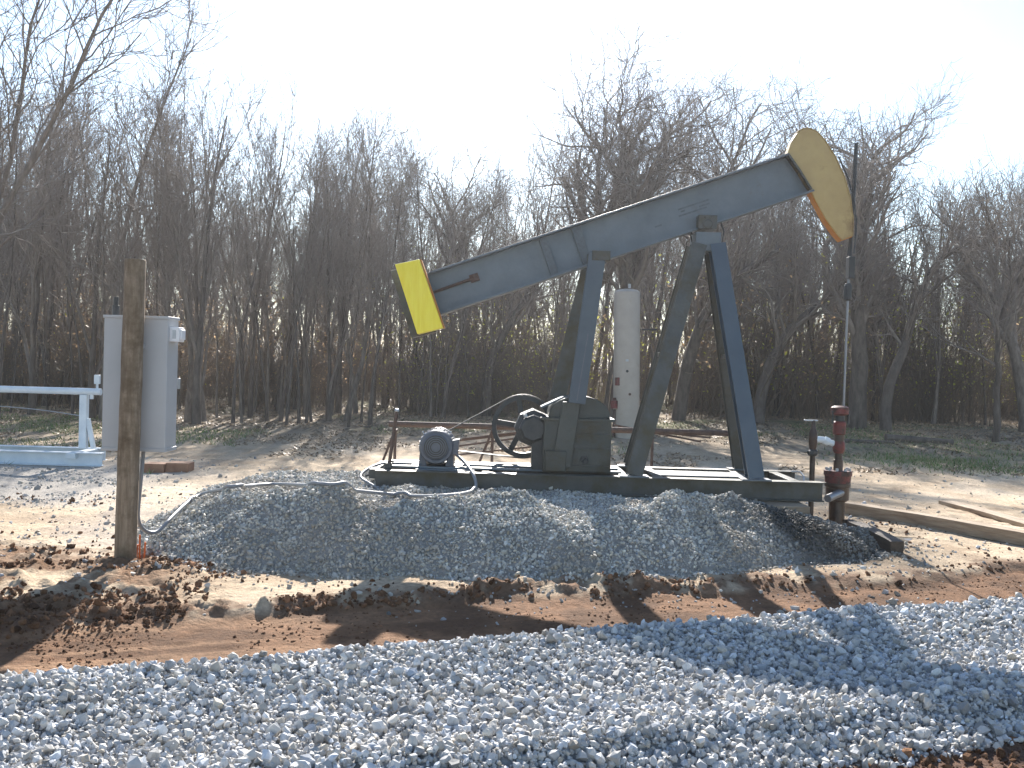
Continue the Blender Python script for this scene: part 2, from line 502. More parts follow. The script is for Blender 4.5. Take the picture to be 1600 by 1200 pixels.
# ------------------------------------------------------------------ loose stones, clods and litter (uncountable)
def stone_shapes(k, seed, flat=.75):
    """irregular 12-vertex polyhedra"""
    r = np.random.default_rng(seed)
    ph = (1 + 5 ** .5) / 2
    ico = np.array([(-1, ph, 0), (1, ph, 0), (-1, -ph, 0), (1, -ph, 0), (0, -1, ph), (0, 1, ph), (0, -1, -ph), (0, 1, -ph), (ph, 0, -1), (ph, 0, 1), (-ph, 0, -1), (-ph, 0, 1)])
    ico /= np.linalg.norm(ico[0])
    tri = np.array([(0, 11, 5), (0, 5, 1), (0, 1, 7), (0, 7, 10), (0, 10, 11), (1, 5, 9), (5, 11, 4), (11, 10, 2), (10, 7, 6), (7, 1, 8), (3, 9, 4), (3, 4, 2), (3, 2, 6), (3, 6, 8), (3, 8, 9), (4, 9, 5), (2, 4, 11), (6, 2, 10), (8, 6, 7), (9, 8, 1)])
    out = []
    for _ in range(k):
        v = ico * (1 + r.uniform(-.38, .28, (12, 1))) + r.normal(0, .10, (12, 3))
        v *= np.array([r.uniform(.8, 1.35), r.uniform(.6, 1.0), r.uniform(.5, 1.0) * flat + .1])
        out.append(v)
    return np.array(out), tri


def scatter(name, P, size, cols, material, kind_seed=1, flat=.8, label=None, jitter=1.0):
    n = len(P)
    r = np.random.default_rng(kind_seed)
    sh, tri = stone_shapes(24, kind_seed, flat)
    v = sh[r.integers(0, 24, n)] * size[:, None, None]
    q = r.normal(size=(n, 4)); q[:, 1:3] *= jitter; q /= np.linalg.norm(q, axis=1)[:, None]
    a, b, c, d = q.T
    Rm = np.stack([np.stack([1 - 2 * (c * c + d * d), 2 * (b * c - a * d), 2 * (b * d + a * c)], -1),
                   np.stack([2 * (b * c + a * d), 1 - 2 * (b * b + d * d), 2 * (c * d - a * b)], -1),
                   np.stack([2 * (b * d - a * c), 2 * (c * d + a * b), 1 - 2 * (b * b + c * c)], -1)], -2)
    v = np.einsum('nij,nkj->nki', Rm, v) + P[:, None, :]
    f = tri[None] + (np.arange(n) * 12)[:, None, None]
    cc = np.repeat(cols, 12, axis=0)
    ob = np_mesh(name, v.reshape(-1, 3), f.reshape(-1, 3), material, cc)
    tag(ob, label, None, None, 'stuff')
    if label: ob['category'] = name.replace('_', ' ')
    return ob


def stone_cols(n, r, base=(.43, .44, .45), dirt=0.0):
    b = np.array(base) * r.normal(1, .17, (n, 1))
    tint = r.normal(0, .02, (n, 1)) * np.array([1, .2, -1])
    c = b + tint
    k = (r.random(n) < .10)
    c[k] *= .6
    k = (r.random(n) < .12)
    c[k] *= 1.35
    return np.clip(c, .05, .78)


def sample(n, xr, yr, r, cond):
    x = r.uniform(*xr, n); y = r.uniform(*yr, n)
    k = cond(x, y)
    return x[k], y[k]


# road gravel
r_ = np.random.default_rng(11)
x, y = sample(560000, (-6.2, 9.5), (1.6, 10.2), r_, lambda x, y: (np.abs(x) < y * .5 + 2.6) & (zones(x, y)[2] > r_.uniform(-.10, .06, len(x))))
sz = r_.lognormal(math.log(.0118), .38, len(x)); sz = np.clip(sz, .006, .029)
z = height(x, y) + (r_.random(len(x)) ** 1.5 * 2.0 - .3) * sz + .004
scatter('road_gravel', np.stack([x, y, z], -1), sz, stone_cols(len(x), r_, (.44, .435, .425)), 'stone', 3, 1.15, 'pale crushed limestone laid along the road in front')
# spill of single stones beside the road
# mound gravel
r_ = np.random.default_rng(12)
x, y = sample(170000, (-4.4, 4.2), (7.4, 13.0), r_, lambda x, y: (zones(x, y)[3] > r_.uniform(-.10, .05, len(x))) & ((y < 10.3) | (r_.random(len(x)) < .35)))
sz = np.clip(r_.lognormal(math.log(.0105), .34, len(x)), .005, .026)
z = height(x, y) + r_.uniform(-.3, .9, len(x)) * sz + .002
cc = stone_cols(len(x), r_, (.46, .44, .395))
oilk = np.exp(-(((x - 2.9) / .8) ** 2 + ((y - 9.6) / .9) ** 2)) * 1.2 * (fbm(x * 3, y * 3, 3, 6) + .3)
dirt = sstep(.5, .62, fbm(x * 1.5, y * 1.5, 4, 71))[:, None] * .45
cc = cc * (1 - dirt) + np.array((.33, .27, .20)) * dirt
cc = cc * (1 - np.clip(oilk, 0, .85))[:, None]
scatter('mound_gravel', np.stack([x, y, z], -1), sz, cc, 'stone', 4, .85, 'fine grey gravel heaped up under the pumpjack skid')
# scattered gravel on the yard
r_ = np.random.default_rng(13)


def yardk(x, y):
    s, c, t, m = zones(x, y)
    dens = np.exp(-np.maximum(-m, 0) / .5) * .55 + .05 + .5 * sstep(-4.0, -5.4, x) * sstep(10.5, 11.5, y) * sstep(17, 14, y)
    return (m < 0) & (t < 0) & (r_.random(len(x)) < dens) & (fbm(x * 2, y * 2, 3, 15) > .42)


x, y = sample(60000, (-9, 9), (6.5, 17), r_, yardk)
sz = np.clip(r_.lognormal(math.log(.012), .45, len(x)), .005, .04)
scatter('loose_stones', np.stack([x, y, height(x, y) + sz * .2], -1), sz, stone_cols(len(x), r_, (.42, .39, .35)), 'stone', 5, .7, 'small pale stones strewn over the sandy yard')
# soil clods
r_ = np.random.default_rng(14)


def clodk(x, y):
    s, c, t, m = zones(x, y)
    left = sstep(-1.6, -2.8, x) * sstep(8.9, 8.0, y)
    bank = np.exp(-((s - .03) / .15) ** 2) * (.15 + .75 * sstep(2.2, 0, x))
    near = sstep(3.98, 3.85, y - .39 * x) * .5
    trn = (s < -.05) * (t < 0) * .16
    d = np.maximum.reduce([left * .6, bank, near, trn, np.full_like(x, .035)]) * sstep(.40, .60, fbm(x * 2.2, y * 2.2, 4, 18))
    return (m < .02) & ((t < -.02)) & (s > -1.6) & (r_.random(len(x)) < d) | ((y - .39 * x < 3.88) & (r_.random(len(x)) < .4))


x, y = sample(230000, (-6, 8), (2.6, 12), r_, clodk)
sz = np.clip(r_.lognormal(math.log(.0105), .55, len(x)), .004, .036)
trn = (zones(x, y)[0] < -.08) & (y - .39 * x > 4)
sz = np.where(trn, np.minimum(sz, .02) * .75, sz)
cc = np.array((.15, .078, .042)) * np.clip(r_.normal(1, .3, (len(x), 1)), .4, 2)
k = r_.random(len(x)) < .25
cc[k] *= np.array((1.7, 1.75, 1.8))
scatter('soil_clods', np.stack([x, y, height(x, y) + sz * np.where(trn, -.1, .25)], -1), sz, cc, 'clod', 6, .9, 'crumbly reddish brown clods along the dug trench')


# leaf litter + grass blades as small triangles/quads
def blades(name, x, y, h, wd, cols, material, seed, lean=.5, label=None):
    r = np.random.default_rng(seed); n = len(x)
    z = height(x, y)
    a = r.uniform(0, 2 * math.pi, n); l = r.normal(0, lean, (n, 2)) * h[:, None]
    b = np.stack([x, y, z - .005], -1)
    u = np.stack([np.cos(a), np.sin(a), np.zeros(n)], -1) * wd[:, None]
    tip = b + np.stack([l[:, 0], l[:, 1], h], -1)
    V = np.stack([b - u, b + u, tip], 1).reshape(-1, 3)
    Fq = np.arange(3 * n).reshape(n, 3)
    ob = np_mesh(name, V, Fq, material, np.repeat(cols, 3, 0))
    tag(ob, label, name.replace('_', ' '), None, 'stuff')


r_ = np.random.default_rng(15)
x = r_.uniform(-16, 16, 190000); y = r_.uniform(14, 27, 190000)
gn = fbm(x * .5, y * .5, 4, 130)
gp = np.exp(-(((x - 8.0 + (y - 19.3) * .25) / 1.2) ** 2 + ((y - 19.0) / 1.3) ** 2))
k = ((gn > .56) & (y > 19) & (r_.random(len(x)) < .16)) | (r_.random(len(x)) < gp * 1.0) | ((x < -5) & (y > 14) & (gn > .5) & (r_.random(len(x)) < .3))
x, y = x[k], y[k]
cc = np.array((.13, .19, .05)) * r_.normal(1, .25, (len(x), 1)); kk = r_.random(len(x)) < .35; cc[kk] = np.array((.33, .27, .15))
blades('short_grass', x, y, r_.uniform(.03, .10, len(x)), r_.uniform(.006, .014, len(x)), np.clip(cc, .02, 1), 'leaf', 1, .6, 'thin green and straw grass at the edge of the wood')
x = r_.uniform(-22, 22, 150000); y = r_.uniform(17, 40, 150000)
k = fbm(x * .8, y * .8, 4, 140) + sstep(19, 25, y) * .2 > .56
x, y = x[k], y[k]
cc = np.array((.30, .215, .135)) * np.clip(r_.normal(1, .35, (len(x), 1)), .3, 2.2)
blades('leaf_litter', x, y, r_.uniform(.01, .05, len(x)), r_.uniform(.015, .04, len(x)), cc, 'leaf', 2, 1.6, 'dry brown leaves covering the woodland floor')


# ------------------------------------------------------------------ trees
def norm(v): return v / (np.linalg.norm(v, axis=-1, keepdims=True) + 1e-9)


def rings(P, Rr, s):
    """P (B,n,3) Rr (B,n) -> verts, quads"""
    B, n, _ = P.shape
    T = norm(np.gradient(P, axis=1))
    ref = np.where(np.abs(T[..., 2:3]) < .9, np.array([0, 0, 1.]), np.array([1., 0, 0]))
    ref = np.broadcast_to(ref[:, :1], T.shape)
    U = norm(np.cross(ref, T)); W = np.cross(T, U)
    a = np.arange(s) * 2 * math.pi / s
    V = P[:, :, None] + (U[:, :, None] * np.cos(a)[:, None] + W[:, :, None] * np.sin(a)[:, None]) * Rr[:, :, None, None]
    id_ = np.arange(B * n * s).reshape(B, n, s)
    nx_ = np.roll(id_, -1, axis=2)
    Q = np.stack([id_[:, :-1], nx_[:, :-1], nx_[:, 1:], id_[:, 1:]], -1).reshape(-1, 4)
    return V.reshape(-1, 3), Q


def spawn(r, P, Rr, kids, tr, ang, length, n, up, wob, ratio, rmin, lenf=None, power=1.0):
    """children for every branch in P"""
    B, m, _ = P.shape
    t = tr[0] + (tr[1] - tr[0]) * ((np.arange(kids)[None] + r.random((B, kids))) / kids) ** power
    f = t * (m - 1); i = np.minimum(f.astype(int), m - 2); fr = (f - i)[..., None]
    bi = np.arange(B)[:, None]
    st = P[bi, i] * (1 - fr) + P[bi, i + 1] * fr
    T = norm(P[bi, i + 1] - P[bi, i])
    rr = Rr[bi, i] * (1 - fr[..., 0]) + Rr[bi, i + 1] * fr[..., 0]
    az = (np.arange(kids)[None] * 2.4 + r.uniform(0, 6.28, (B, 1)) + r.normal(0, .5, (B, kids)))
    ref = norm(r.normal(size=(B, kids, 3))) if m < 5 else np.broadcast_to(np.array([0.31, .2, .93]), T.shape)
    U = norm(np.cross(T, ref)); W = np.cross(T, U)
    th = r.uniform(ang[0], ang[1], (B, kids))[..., None]
    D = T * np.cos(th) + (U * np.cos(az)[..., None] + W * np.sin(az)[..., None]) * np.sin(th)
    Ln = r.uniform(length[0], length[1], (B, kids))
    if lenf is not None: Ln = Ln * lenf(t)
    N_ = B * kids
    st, D, Ln, rr = st.reshape(N_, 3), D.reshape(N_, 3), Ln.reshape(N_), rr.reshape(N_)
    out = np.zeros((N_, n, 3)); out[:, 0] = st
    d = D.copy()
    for k in range(1, n):
        d = norm(d + np.array([0, 0, up]) + r.normal(0, wob, (N_, 3)))
        out[:, k] = out[:, k - 1] + d * (Ln / (n - 1))[:, None]
    r0 = np.maximum(rr * ratio, rmin)
    Ro = r0[:, None] * (1 - np.linspace(0, 1, n)[None] * .75)
    Ro = np.maximum(Ro, rmin * .75)
    return out, Ro


def trunk_path(r, H_, n, r0, lean=(0, 0), wob=.06, tip=.15):
    P = np.zeros((1, n, 3)); d = np.array([lean[0], lean[1], 1.])
    for k in range(1, n):
        d = norm(d + np.append(r.normal(0, wob, 2), .02))
        P[0, k] = P[0, k - 1] + d * H_ / (n - 1)
    t = np.linspace(0, 1, n)
    Rr = r0 * (1 - (1 - tip) * t) + r0 * .35 * np.exp(-t * 14)
    return P, Rr[None]


def tree_meshes(seed, style, trunk=None, H_=8.5, r0=.07):
    """returns (trunk verts, quads), (crown verts, quads)"""
    r = np.random.default_rng(seed)
    tw = .0066
    if style == 'slender':
        P, Rr = trunk or trunk_path(r, H_, 14, r0, r.normal(0, .07, 2), .05)
        L1 = spawn(r, P, Rr, 13, (.34, .97), (.3, .7), (1.3, 2.6), 8, .10, .10, .55, .010, lambda t: 1.15 - .75 * t)
        L2 = spawn(r, *L1, 5, (.2, .97), (.35, .8), (.7, 1.4), 6, .10, .13, .6, .0065, lambda t: 1.2 - .6 * t)
        L3 = spawn(r, *L2, 5, (.15, .97), (.35, .9), (.3, .85), 4, .08, .15, .7, tw)
        L4 = spawn(r, *L3, 1, (.3, .9), (.4, .9), (.2, .5), 3, .05, .15, .8, tw * .8)
        lv = [(L1, 5), (L2, 4), (L3, 3), (L4, 3)]
    elif style == 'broom':      # many ascending stems
        P, Rr = trunk or trunk_path(r, H_ * .95, 12, r0, r.normal(0, .05, 2), .05)
        L1 = spawn(r, P, Rr, 8, (.08, .8), (.18, .4), (3.0, 4.6), 10, .07, .07, .68, .012, lambda t: 1.1 - .5 * t)
        L2 = spawn(r, *L1, 7, (.3, .97), (.3, .6), (.8, 1.7), 6, .10, .11, .6, .007, lambda t: 1.2 - .6 * t)
        L3 = spawn(r, *L2, 5, (.15, .97), (.35, .8), (.35, .9), 4, .08, .15, .7, tw)
        L4 = spawn(r, *L3, 1, (.3, .9), (.4, .9), (.2, .5), 3, .05, .15, .8, tw * .8)
        lv = [(L1, 5), (L2, 4), (L3, 3), (L4, 3)]
    elif style == 'sapling':
        P, Rr = trunk or trunk_path(r, H_ * .97, 12, r0, r.normal(0, .06, 2), .045, .12)
        L1 = spawn(r, P, Rr, 11, (.3, .97), (.25, .55), (.9, 2.0), 7, .10, .09, .55, .009, lambda t: 1.2 - .7 * t)
        L2 = spawn(r, *L1, 5, (.2, .97), (.3, .7), (.4, 1.0), 4, .08, .13, .6, tw)
        L3 = spawn(r, *L2, 3, (.2, .95), (.35, .8), (.2, .5), 3, .06, .15, .8, tw * .85)
        lv = [(L1, 4), (L2, 3), (L3, 3)]
    elif style == 'oak':
        P, Rr = trunk or trunk_path(r, H_ * .8, 14, r0, r.normal(0, .03, 2), .055, .25)
        L1 = spawn(r, P, Rr, 11, (.34, .98), (.45, 1.0), (3.2, 5.0), 12, .10, .20, .72, .03, lambda t: 1.15 - .5 * t)
        L2 = spawn(r, *L1, 7, (.22, .97), (.4, 1.0), (1.3, 2.6), 8, .09, .22, .6, .014, lambda t: 1.2 - .6 * t)
        L3 = spawn(r, *L2, 6, (.15, .97), (.4, 1.1), (.6, 1.3), 6, .07, .22, .6, .0075)
        L4 = spawn(r, *L3, 5, (.15, .97), (.4, 1.1), (.25, .65), 4, .05, .2, .7, tw)
        lv = [(L1, 7), (L2, 5), (L3, 4), (L4, 3)]
    else:                       # 'limb': custom trunk with side limbs
        P, Rr = trunk
        L1 = spawn(r, P, Rr, 17, (.3, .98), (.4, 1.0), (1.4, 2.8), 9, .12, .15, .5, .014, lambda t: 1.15 - .5 * t)
        L2 = spawn(r, *L1, 6, (.2, .97), (.4, 1.0), (.6, 1.4), 6, .09, .2, .6, .008)
        L3 = spawn(r, *L2, 5, (.15, .97), (.4, 1.0), (.3, .8), 4, .06, .2, .7, tw)
        lv = [(L1, 5), (L2, 4), (L3, 3)]
    tv = rings(P, Rr, 10)
    V, Q, o = [], [], 0
    for (Pb, Rb), s in lv:
        v, q = rings(Pb, Rb, s)
        V.append(v); Q.append(q + o); o += len(v)
    return tv, (np.concatenate(V), np.concatenate(Q))


HT = {}


def make_tree(name, seed, style, bark='bark', crown_mat='twig', **kw):
    (tv, tq), (cv, cq) = tree_meshes(seed, style, **kw)
    e = bpy.data.objects.new(name, None); COL.objects.link(e); e.empty_display_size = .1
    np_mesh('trunk', tv, tq, bark, smooth=True, parent=e)
    np_mesh('crown', cv, cq, crown_mat, smooth=True, parent=e)
    HT[e.name] = float(max(cv[:, 2].max(), tv[:, 2].max()))
    return e


def copy_tree(o):
    c = o.copy(); COL.objects.link(c)
    for ch in [q for q in bpy.data.objects if q.parent == o]:
        d = ch.copy(); COL.objects.link(d); d.parent = c
    return c


protos = [make_tree('bare_tree', 100 + i, 'slender', 'bark' if i % 2 else 'bark_dark', r0=.055 + .012 * (i % 4)) for i in range(7)]
protos += [make_tree('bare_tree', 200 + i, 'broom', 'bark' if i % 2 else 'bark_dark', r0=.07 + .012 * (i % 3)) for i in range(4)]
saps = [make_tree('bare_sapling', 250 + i, 'sapling', 'bark' if i % 2 else 'bark_dark', r0=.034 + .008 * (i % 3)) for i in range(6)]
oaks = [make_tree('gnarled_tree', 300 + i, 'oak', 'bark', H_=9.5, r0=.28) for i in range(3)]
used = set()
used_names = {}


def place(proto, px, Yd, topy, label, group, scale_mul=1.0, rz=None):
    o = proto if proto.name not in used_names else copy_tree(proto)
    used_names[proto.name] = 1
    b = at(px, 600, Yd)
    x_, y_ = b.x, Yd
    z_ = H(x_, y_)
    top = at(px, topy, Yd).z
    sc = max(.35, (top - z_) / HT[proto.name]) * scale_mul
    o.location = (x_, y_, z_ - .05)
    o.rotation_euler = (0, 0, random.uniform(0, 6.28) if rz is None else rz)
    o.scale = (sc * random.uniform(.85, 1.1), sc * random.uniform(.85, 1.1), sc)
    tag(o, label, 'tree', group)
    return o


TOPX = [-200, 0, 100, 200, 290, 400, 500, 600, 700, 800, 900, 1000, 1100, 1200, 1300, 1400, 1500, 1600, 1800]
TOPY = [60, 110, 170, 175, 130, 175, 195, 225, 240, 200, 190, 170, 170, 210, 230, 290, 290, 250, 240]


def topat(px): return float(np.interp(px, TOPX, TOPY))


GR = [(-400, 175, 'slender bare tree in the thicket behind the white box and pipe', 'bare trees in the thicket on the left'),
      (175, 640, 'slender bare tree in the dense thicket between wooden post and counterweight', 'bare trees between the post and the counterweight'),
      (640, 1010, 'bare tree of the wood seen below and above the grey beam', 'bare trees behind the beam'),
      (1010, 1330, 'bare tree of the wood behind the samson post and horsehead', 'bare trees behind the samson post'),
      (1330, 2200, 'bare tree of the lower wood at right beyond the rod', 'bare trees at the right of the rod')]


def grp(px):
    for a, b, l, g_ in GR:
        if a <= px < b: return l, g_
    return GR[-1][2:]


random.seed(5)
NT = 0
for i in range(190):
    px = -110 + 1830 * ((i * .618034) % 1) + random.uniform(-8, 8)
    Yd = random.choice([24.5, 26, 28, 30, 33, 36]) + random.uniform(-1, 1)
    if px > 620: Yd += 5
    dens = .68 if px < 700 else .36
    if random.random() > dens: continue
    ty = topat(px) - 38 + random.uniform(-12, 1) ** 2 * random.choice([0, .5, 1.2]) + random.uniform(-30, 60)
    l, g_ = grp(px)
    pr = protos[random.randrange(7)] if random.random() < .55 else protos[7 + random.randrange(4)]
    place(pr, px, Yd, ty, l, g_)
    NT += 1
for i in range(86):
    px = -100 + 1000 * ((i * .7548777) % 1) if i < 62 else random.uniform(880, 1640)
    l, g_ = grp(px)
    o = place(saps[i % 6], px, random.uniform(24, 33) + (4 if px > 620 else 0), topat(px) - 10 + random.uniform(-30, 110), l.replace('bare tree', 'bare sapling'), g_.replace('trees', 'saplings'))
for k, o in enumerate(protos):      # any prototype never placed
    if o.name not in used_names: place(o, 60 + 30 * k, 27, 210, *GR[0][2:])

place(oaks[0], 968, 29, 55, 'big gnarled bare tree behind the cream tank, widest crown', None, 1.0, 0.6)
place(oaks[1], 872, 30, 45, 'tall bare tree with upright forked trunk above the pitman arm', None, 1.0, 2.0)
place(oaks[2], 1085, 34, 78, 'spreading bare tree right behind the top of the samson post', None, 1.0, 4.0)
place(oaks[0], 1345, 31, 290, 'thick dark bare tree standing just behind the polished rod', None, .95, 3.0)
place(oaks[1], 1270, 40, 120, 'pale distant bare tree rising above the yellow horsehead', None, 1.0, 1.0)
place(oaks[2], 735, 34, 190, 'bare spreading tree above the middle of the grey beam', None, 1.0, 1.3)
place(oaks[1], 1610, 27, 230, 'dark bare tree cut by the right edge of the picture', None, 1.0, 5.0)


def px_trunk(pts, Yd, r0, r1):
    W = [at(a, b, Yd) for a, b in pts]
    base = Vector((W[0].x, Yd, H(W[0].x, Yd)))
    W[0].z = base.z - .05
    n = 14
    tt = np.linspace(0, len(W) - 1, n); arr = np.array([tuple(q - base) for q in W])
    out = np.stack([np.interp(tt, range(len(W)), arr[:, k]) for k in range(3)], -1)
    sm = out.copy(); sm[1:-1] = (out[:-2] + 2 * out[1:-1] + out[2:]) / 4
    sm[:, 1] += np.cumsum(np.random.default_rng(abs(int(pts[0][0]))).normal(0, .12, n)) * .6
    sm[0, 1] = 0
    return base, (sm[None], np.linspace(r0, r1, n)[None])


def leaner(name, pts, Yd, r0, r1, seed, label, bark='bark_dark'):
    base, tk = px_trunk(pts, Yd, r0, r1)
    e = make_tree(name, seed, 'limb', bark, trunk=tk)
    e.location = base
    tag(e, label, 'tree')


leaner('leaning_tree', [(1385, 645), (1388, 595), (1420, 545), (1435, 480), (1462, 415), (1500, 388), (1535, 370)], 26, .15, .035, 401, 'curved leaning bare tree arching right of the polished rod')
leaner('leaning_tree', [(1185, 650), (1200, 580), (1235, 520), (1262, 490), (1300, 462), (1345, 420)], 27, .17, .04, 402, 'leaning bare tree bending right beyond the front samson leg')
leaner('leaning_tree', [(1060, 640), (1075, 560), (1100, 480), (1150, 430), (1220, 388)], 28, .2, .07, 403, 'broken leaning trunk seen between the samson post legs')
leaner('leaning_tree', [(1340, 640), (1345, 560), (1338, 470), (1345, 380), (1356, 305)], 26.5, .24, .08, 404, 'straight dark trunk with broken top just right of the rod', 'bark_dark')
leaner('bare_sapling', [(1556, 655), (1556, 600), (1550, 520), (1570, 450), (1560, 380)], 24, .085, .02, 405, 'thin straight sapling standing near the right edge')
leaner('bare_sapling', [(160, 640), (175, 500), (205, 330), (250, 180), (300, 60)], 25, .09, .012, 406, 'tallest thin tree leaning right above the white box', 'bark')
leaner('bare_tree', [(-150, 800), (-120, 640), (-60, 470), (0, 330), (62, 215), (105, 110), (165, 15), (215, -70)], 17, .085, .015, 408, 'near bare tree leaning in at the top left corner', 'bark')
leaner('bare_tree', [(-60, 760), (-50, 600), (-30, 430), (10, 280), (30, 150), (35, 40), (70, -60)], 18, .075, .015, 409, 'near upright tree whose twigs fill the left edge', 'bark')
leaner('leaning_tree', [(760, 640), (765, 560), (800, 500), (840, 440), (850, 380)], 30, .15, .05, 407, 'crooked dark tree seen below the middle of the beam')

# ---------------------------------------------------------------- far wood and undergrowth (uncountable masses)
hidden = bpy.data.collections.new('wood_sources')


def gn_scatter(name, objs, pts, rz, sc, label, cat):
    coll = bpy.data.collections.new(name + '_source')
    for o in objs: coll.objects.link(o)
    me = bpy.data.meshes.new(name)
    me.from_pydata([tuple(p_) for p_ in pts], [], [])
    for nm, tp, dat, key in (('rz', 'FLOAT_VECTOR', np.stack([np.zeros(len(rz)), np.zeros(len(rz)), rz], -1).ravel(), 'vector'), ('sc', 'FLOAT', sc, 'value')):
        a = me.attributes.new(nm, tp, 'POINT'); a.data.foreach_set(key, np.asarray(dat, np.float32))
    ob = bpy.data.objects.new(name, me); COL.objects.link(ob)
    ng = bpy.data.node_groups.new(name, 'GeometryNodeTree')
    ng.interface.new_socket('Geometry', in_out='INPUT', socket_type='NodeSocketGeometry')
    ng.interface.new_socket('Geometry', in_out='OUTPUT', socket_type='NodeSocketGeometry')
    N = ng.nodes; L = ng.links
    gi, go = N.new('NodeGroupInput'), N.new('NodeGroupOutput')
    ci = N.new('GeometryNodeCollectionInfo'); ci.inputs['Collection'].default_value = coll
    ci.inputs['Separate Children'].default_value = True; ci.inputs['Reset Children'].default_value = True
    ip = N.new('GeometryNodeInstanceOnPoints'); ip.inputs['Pick Instance'].default_value = True
    na = N.new('GeometryNodeInputNamedAttribute'); na.data_type = 'FLOAT_VECTOR'; na.inputs['Name'].default_value = 'rz'
    nb = N.new('GeometryNodeInputNamedAttribute'); nb.data_type = 'FLOAT'; nb.inputs['Name'].default_value = 'sc'
    L.new(gi.outputs[0], ip.inputs['Points']); L.new(ci.outputs[0], ip.inputs['Instance'])
    L.new(na.outputs['Attribute'], ip.inputs['Rotation']); L.new(nb.outputs['Attribute'], ip.inputs['Scale'])
    L.new(ip.outputs[0], go.inputs[0])
    md = ob.modifiers.new('scatter', 'NODES'); md.node_group = ng
    return tag(ob, label, cat, None, 'stuff')


def joined(name, parts):
    V, Q, o = [], [], 0
    for v, q in parts:
        V.append(v); Q.append(q + o); o += len(v)
    ob = np_mesh(name, np.concatenate(V), np.concatenate(Q), 'bark_dark', smooth=True)
    COL.objects.unlink(ob)
    return ob


farsrc = [joined('far_tree', tree_meshes(500 + i, ['slender', 'broom', 'slender', 'oak'][i], H_=9, r0=.12 if i < 3 else .2)) for i in range(4)]
pts, rz, sc = [], [], []
for i in range(250):
    px = random.uniform(-250, 1850); Yd = random.uniform(40, 62) if i < 60 else random.uniform(60, 95)
    b = at(px, 600, Yd)
    th = at(px, topat(px) + random.uniform(50, 190) + max(0, Yd - 62) * 4, Yd).z - H(b.x, Yd)
    pts.append((b.x, Yd, H(b.x, Yd) - .1)); rz.append(random.uniform(0, 6.28)); sc.append(th / 10.0)
gn_scatter('distant_wood', farsrc, pts, np.array(rz), np.array(sc), 'bare trees deeper in the wood merging into one mass', 'woodland')


def brush_mesh(seed, leafy, hh=2.4, n=46, green=0.):
    r = np.random.default_rng(seed)
    P = np.zeros((n, 6, 3)); P[:, 0, :2] = r.normal(0, .55, (n, 2))
    d = norm(np.concatenate([r.normal(0, .28, (n, 2)), np.ones((n, 1))], 1))
    Ln = r.uniform(.5, 1, n) * hh
    for k in range(1, 6):
        d = norm(d + r.normal(0, .12, (n, 3)))
        P[:, k] = P[:, k - 1] + d * (Ln / 5)[:, None]
    Rr = r.uniform(.006, .014, n)[:, None] * np.linspace(1, .4, 6)[None]
    L1 = spawn(r, P, Rr, 5, (.2, .95), (.4, 1.0), (.3, .9), 4, .05, .2, .7, .004)
    L2 = spawn(r, *L1, 3, (.2, .95), (.4, 1.0), (.15, .4), 3, .05, .2, .8, .0035)
    V, Q, o = [], [], 0
    for (a, b) in ((P, Rr), L1, L2):
        v, q = rings(a, b, 3); V.append(v); Q.append(q + o); o += len(v)
    V = np.concatenate(V); Q = np.concatenate(Q)
    cols = np.ones((len(V), 3)) * np.array((.22, .175, .13))
    if leafy:
        src = np.concatenate([L1[0][:, 1:].reshape(-1, 3), L2[0][:, 1:].reshape(-1, 3)])
        c = src[r.integers(0, len(src), leafy)] + r.normal(0, .06, (leafy, 3))
        u = norm(r.normal(size=(leafy, 3))); w2 = norm(np.cross(u, r.normal(size=(leafy, 3))))
        s1 = r.uniform(.02, .05, leafy)[:, None]
        q = np.stack([c - u * s1, c - w2 * s1 * .5, c + u * s1, c + w2 * s1 * .5], 1).reshape(-1, 3)
        fq = np.arange(leafy * 4).reshape(-1, 4) + len(V)
        lc = np.where(r.random((leafy, 1)) < green, np.array([[.46, .46, .09]]), np.array([[.38, .26, .15]])) * np.clip(r.normal(1, .3, (leafy, 1)), .4, 1.8)
        V = np.concatenate([V, q]); Q = np.concatenate([Q, fq]); cols = np.concatenate([cols, np.repeat(lc, 4, 0)])
    ob = np_mesh('brush', V, Q, 'leaf_bright', cols)
    COL.objects.unlink(ob)
    return ob


br_brown = [brush_mesh(600 + i, 320, 2.8 + .3 * i, green=.06) for i in range(4)]
br_green = [brush_mesh(620 + i, 300, 2.8 + .4 * i, green=.8) for i in range(3)]
pts, rz, sc = [], [], []
for i in range(240):
    px = random.uniform(-250, 1850) if i < 150 else random.uniform(-200, 640); Yd = random.uniform(29, 50)
    b = at(px, 600, Yd)
    pts.append((b.x, Yd, H(b.x, Yd) - .05)); rz.append(random.uniform(0, 6.28)); sc.append(random.choice([random.uniform(.3, .9), random.uniform(.6, 1.5)]))
gn_scatter('undergrowth', br_brown, pts, np.array(rz), np.array(sc), 'tangled brown brush filling the wood between the trunks', 'brush')
pts, rz, sc = [], [], []
for i in range(95):
    px = random.choice([random.uniform(900, 1750), random.uniform(1080, 1700), random.uniform(640, 900)]); Yd = random.uniform(29, 38)
    b = at(px, 600, Yd)
    pts.append((b.x, Yd, H(b.x, Yd) - .05)); rz.append(random.uniform(0, 6.28)); sc.append(random.choice([random.uniform(.3, .8), random.uniform(.6, 1.7)]))
gn_scatter('leafy_undergrowth', br_green, pts, np.array(rz), np.array(sc), 'yellow green leafy brush at the foot of the right hand trees', 'brush')

# ------------------------------------------------------------------ pumpjack
YF, YC, YB = 10.6, 11.15, 11.7
PJ = thing('pumpjack', (0.9, YC, .32), 'blue grey pumpjack with yellow horsehead on gravel mound', 'pumpjack')


def A(px, py, Y=YC): return at(px, py, Y)


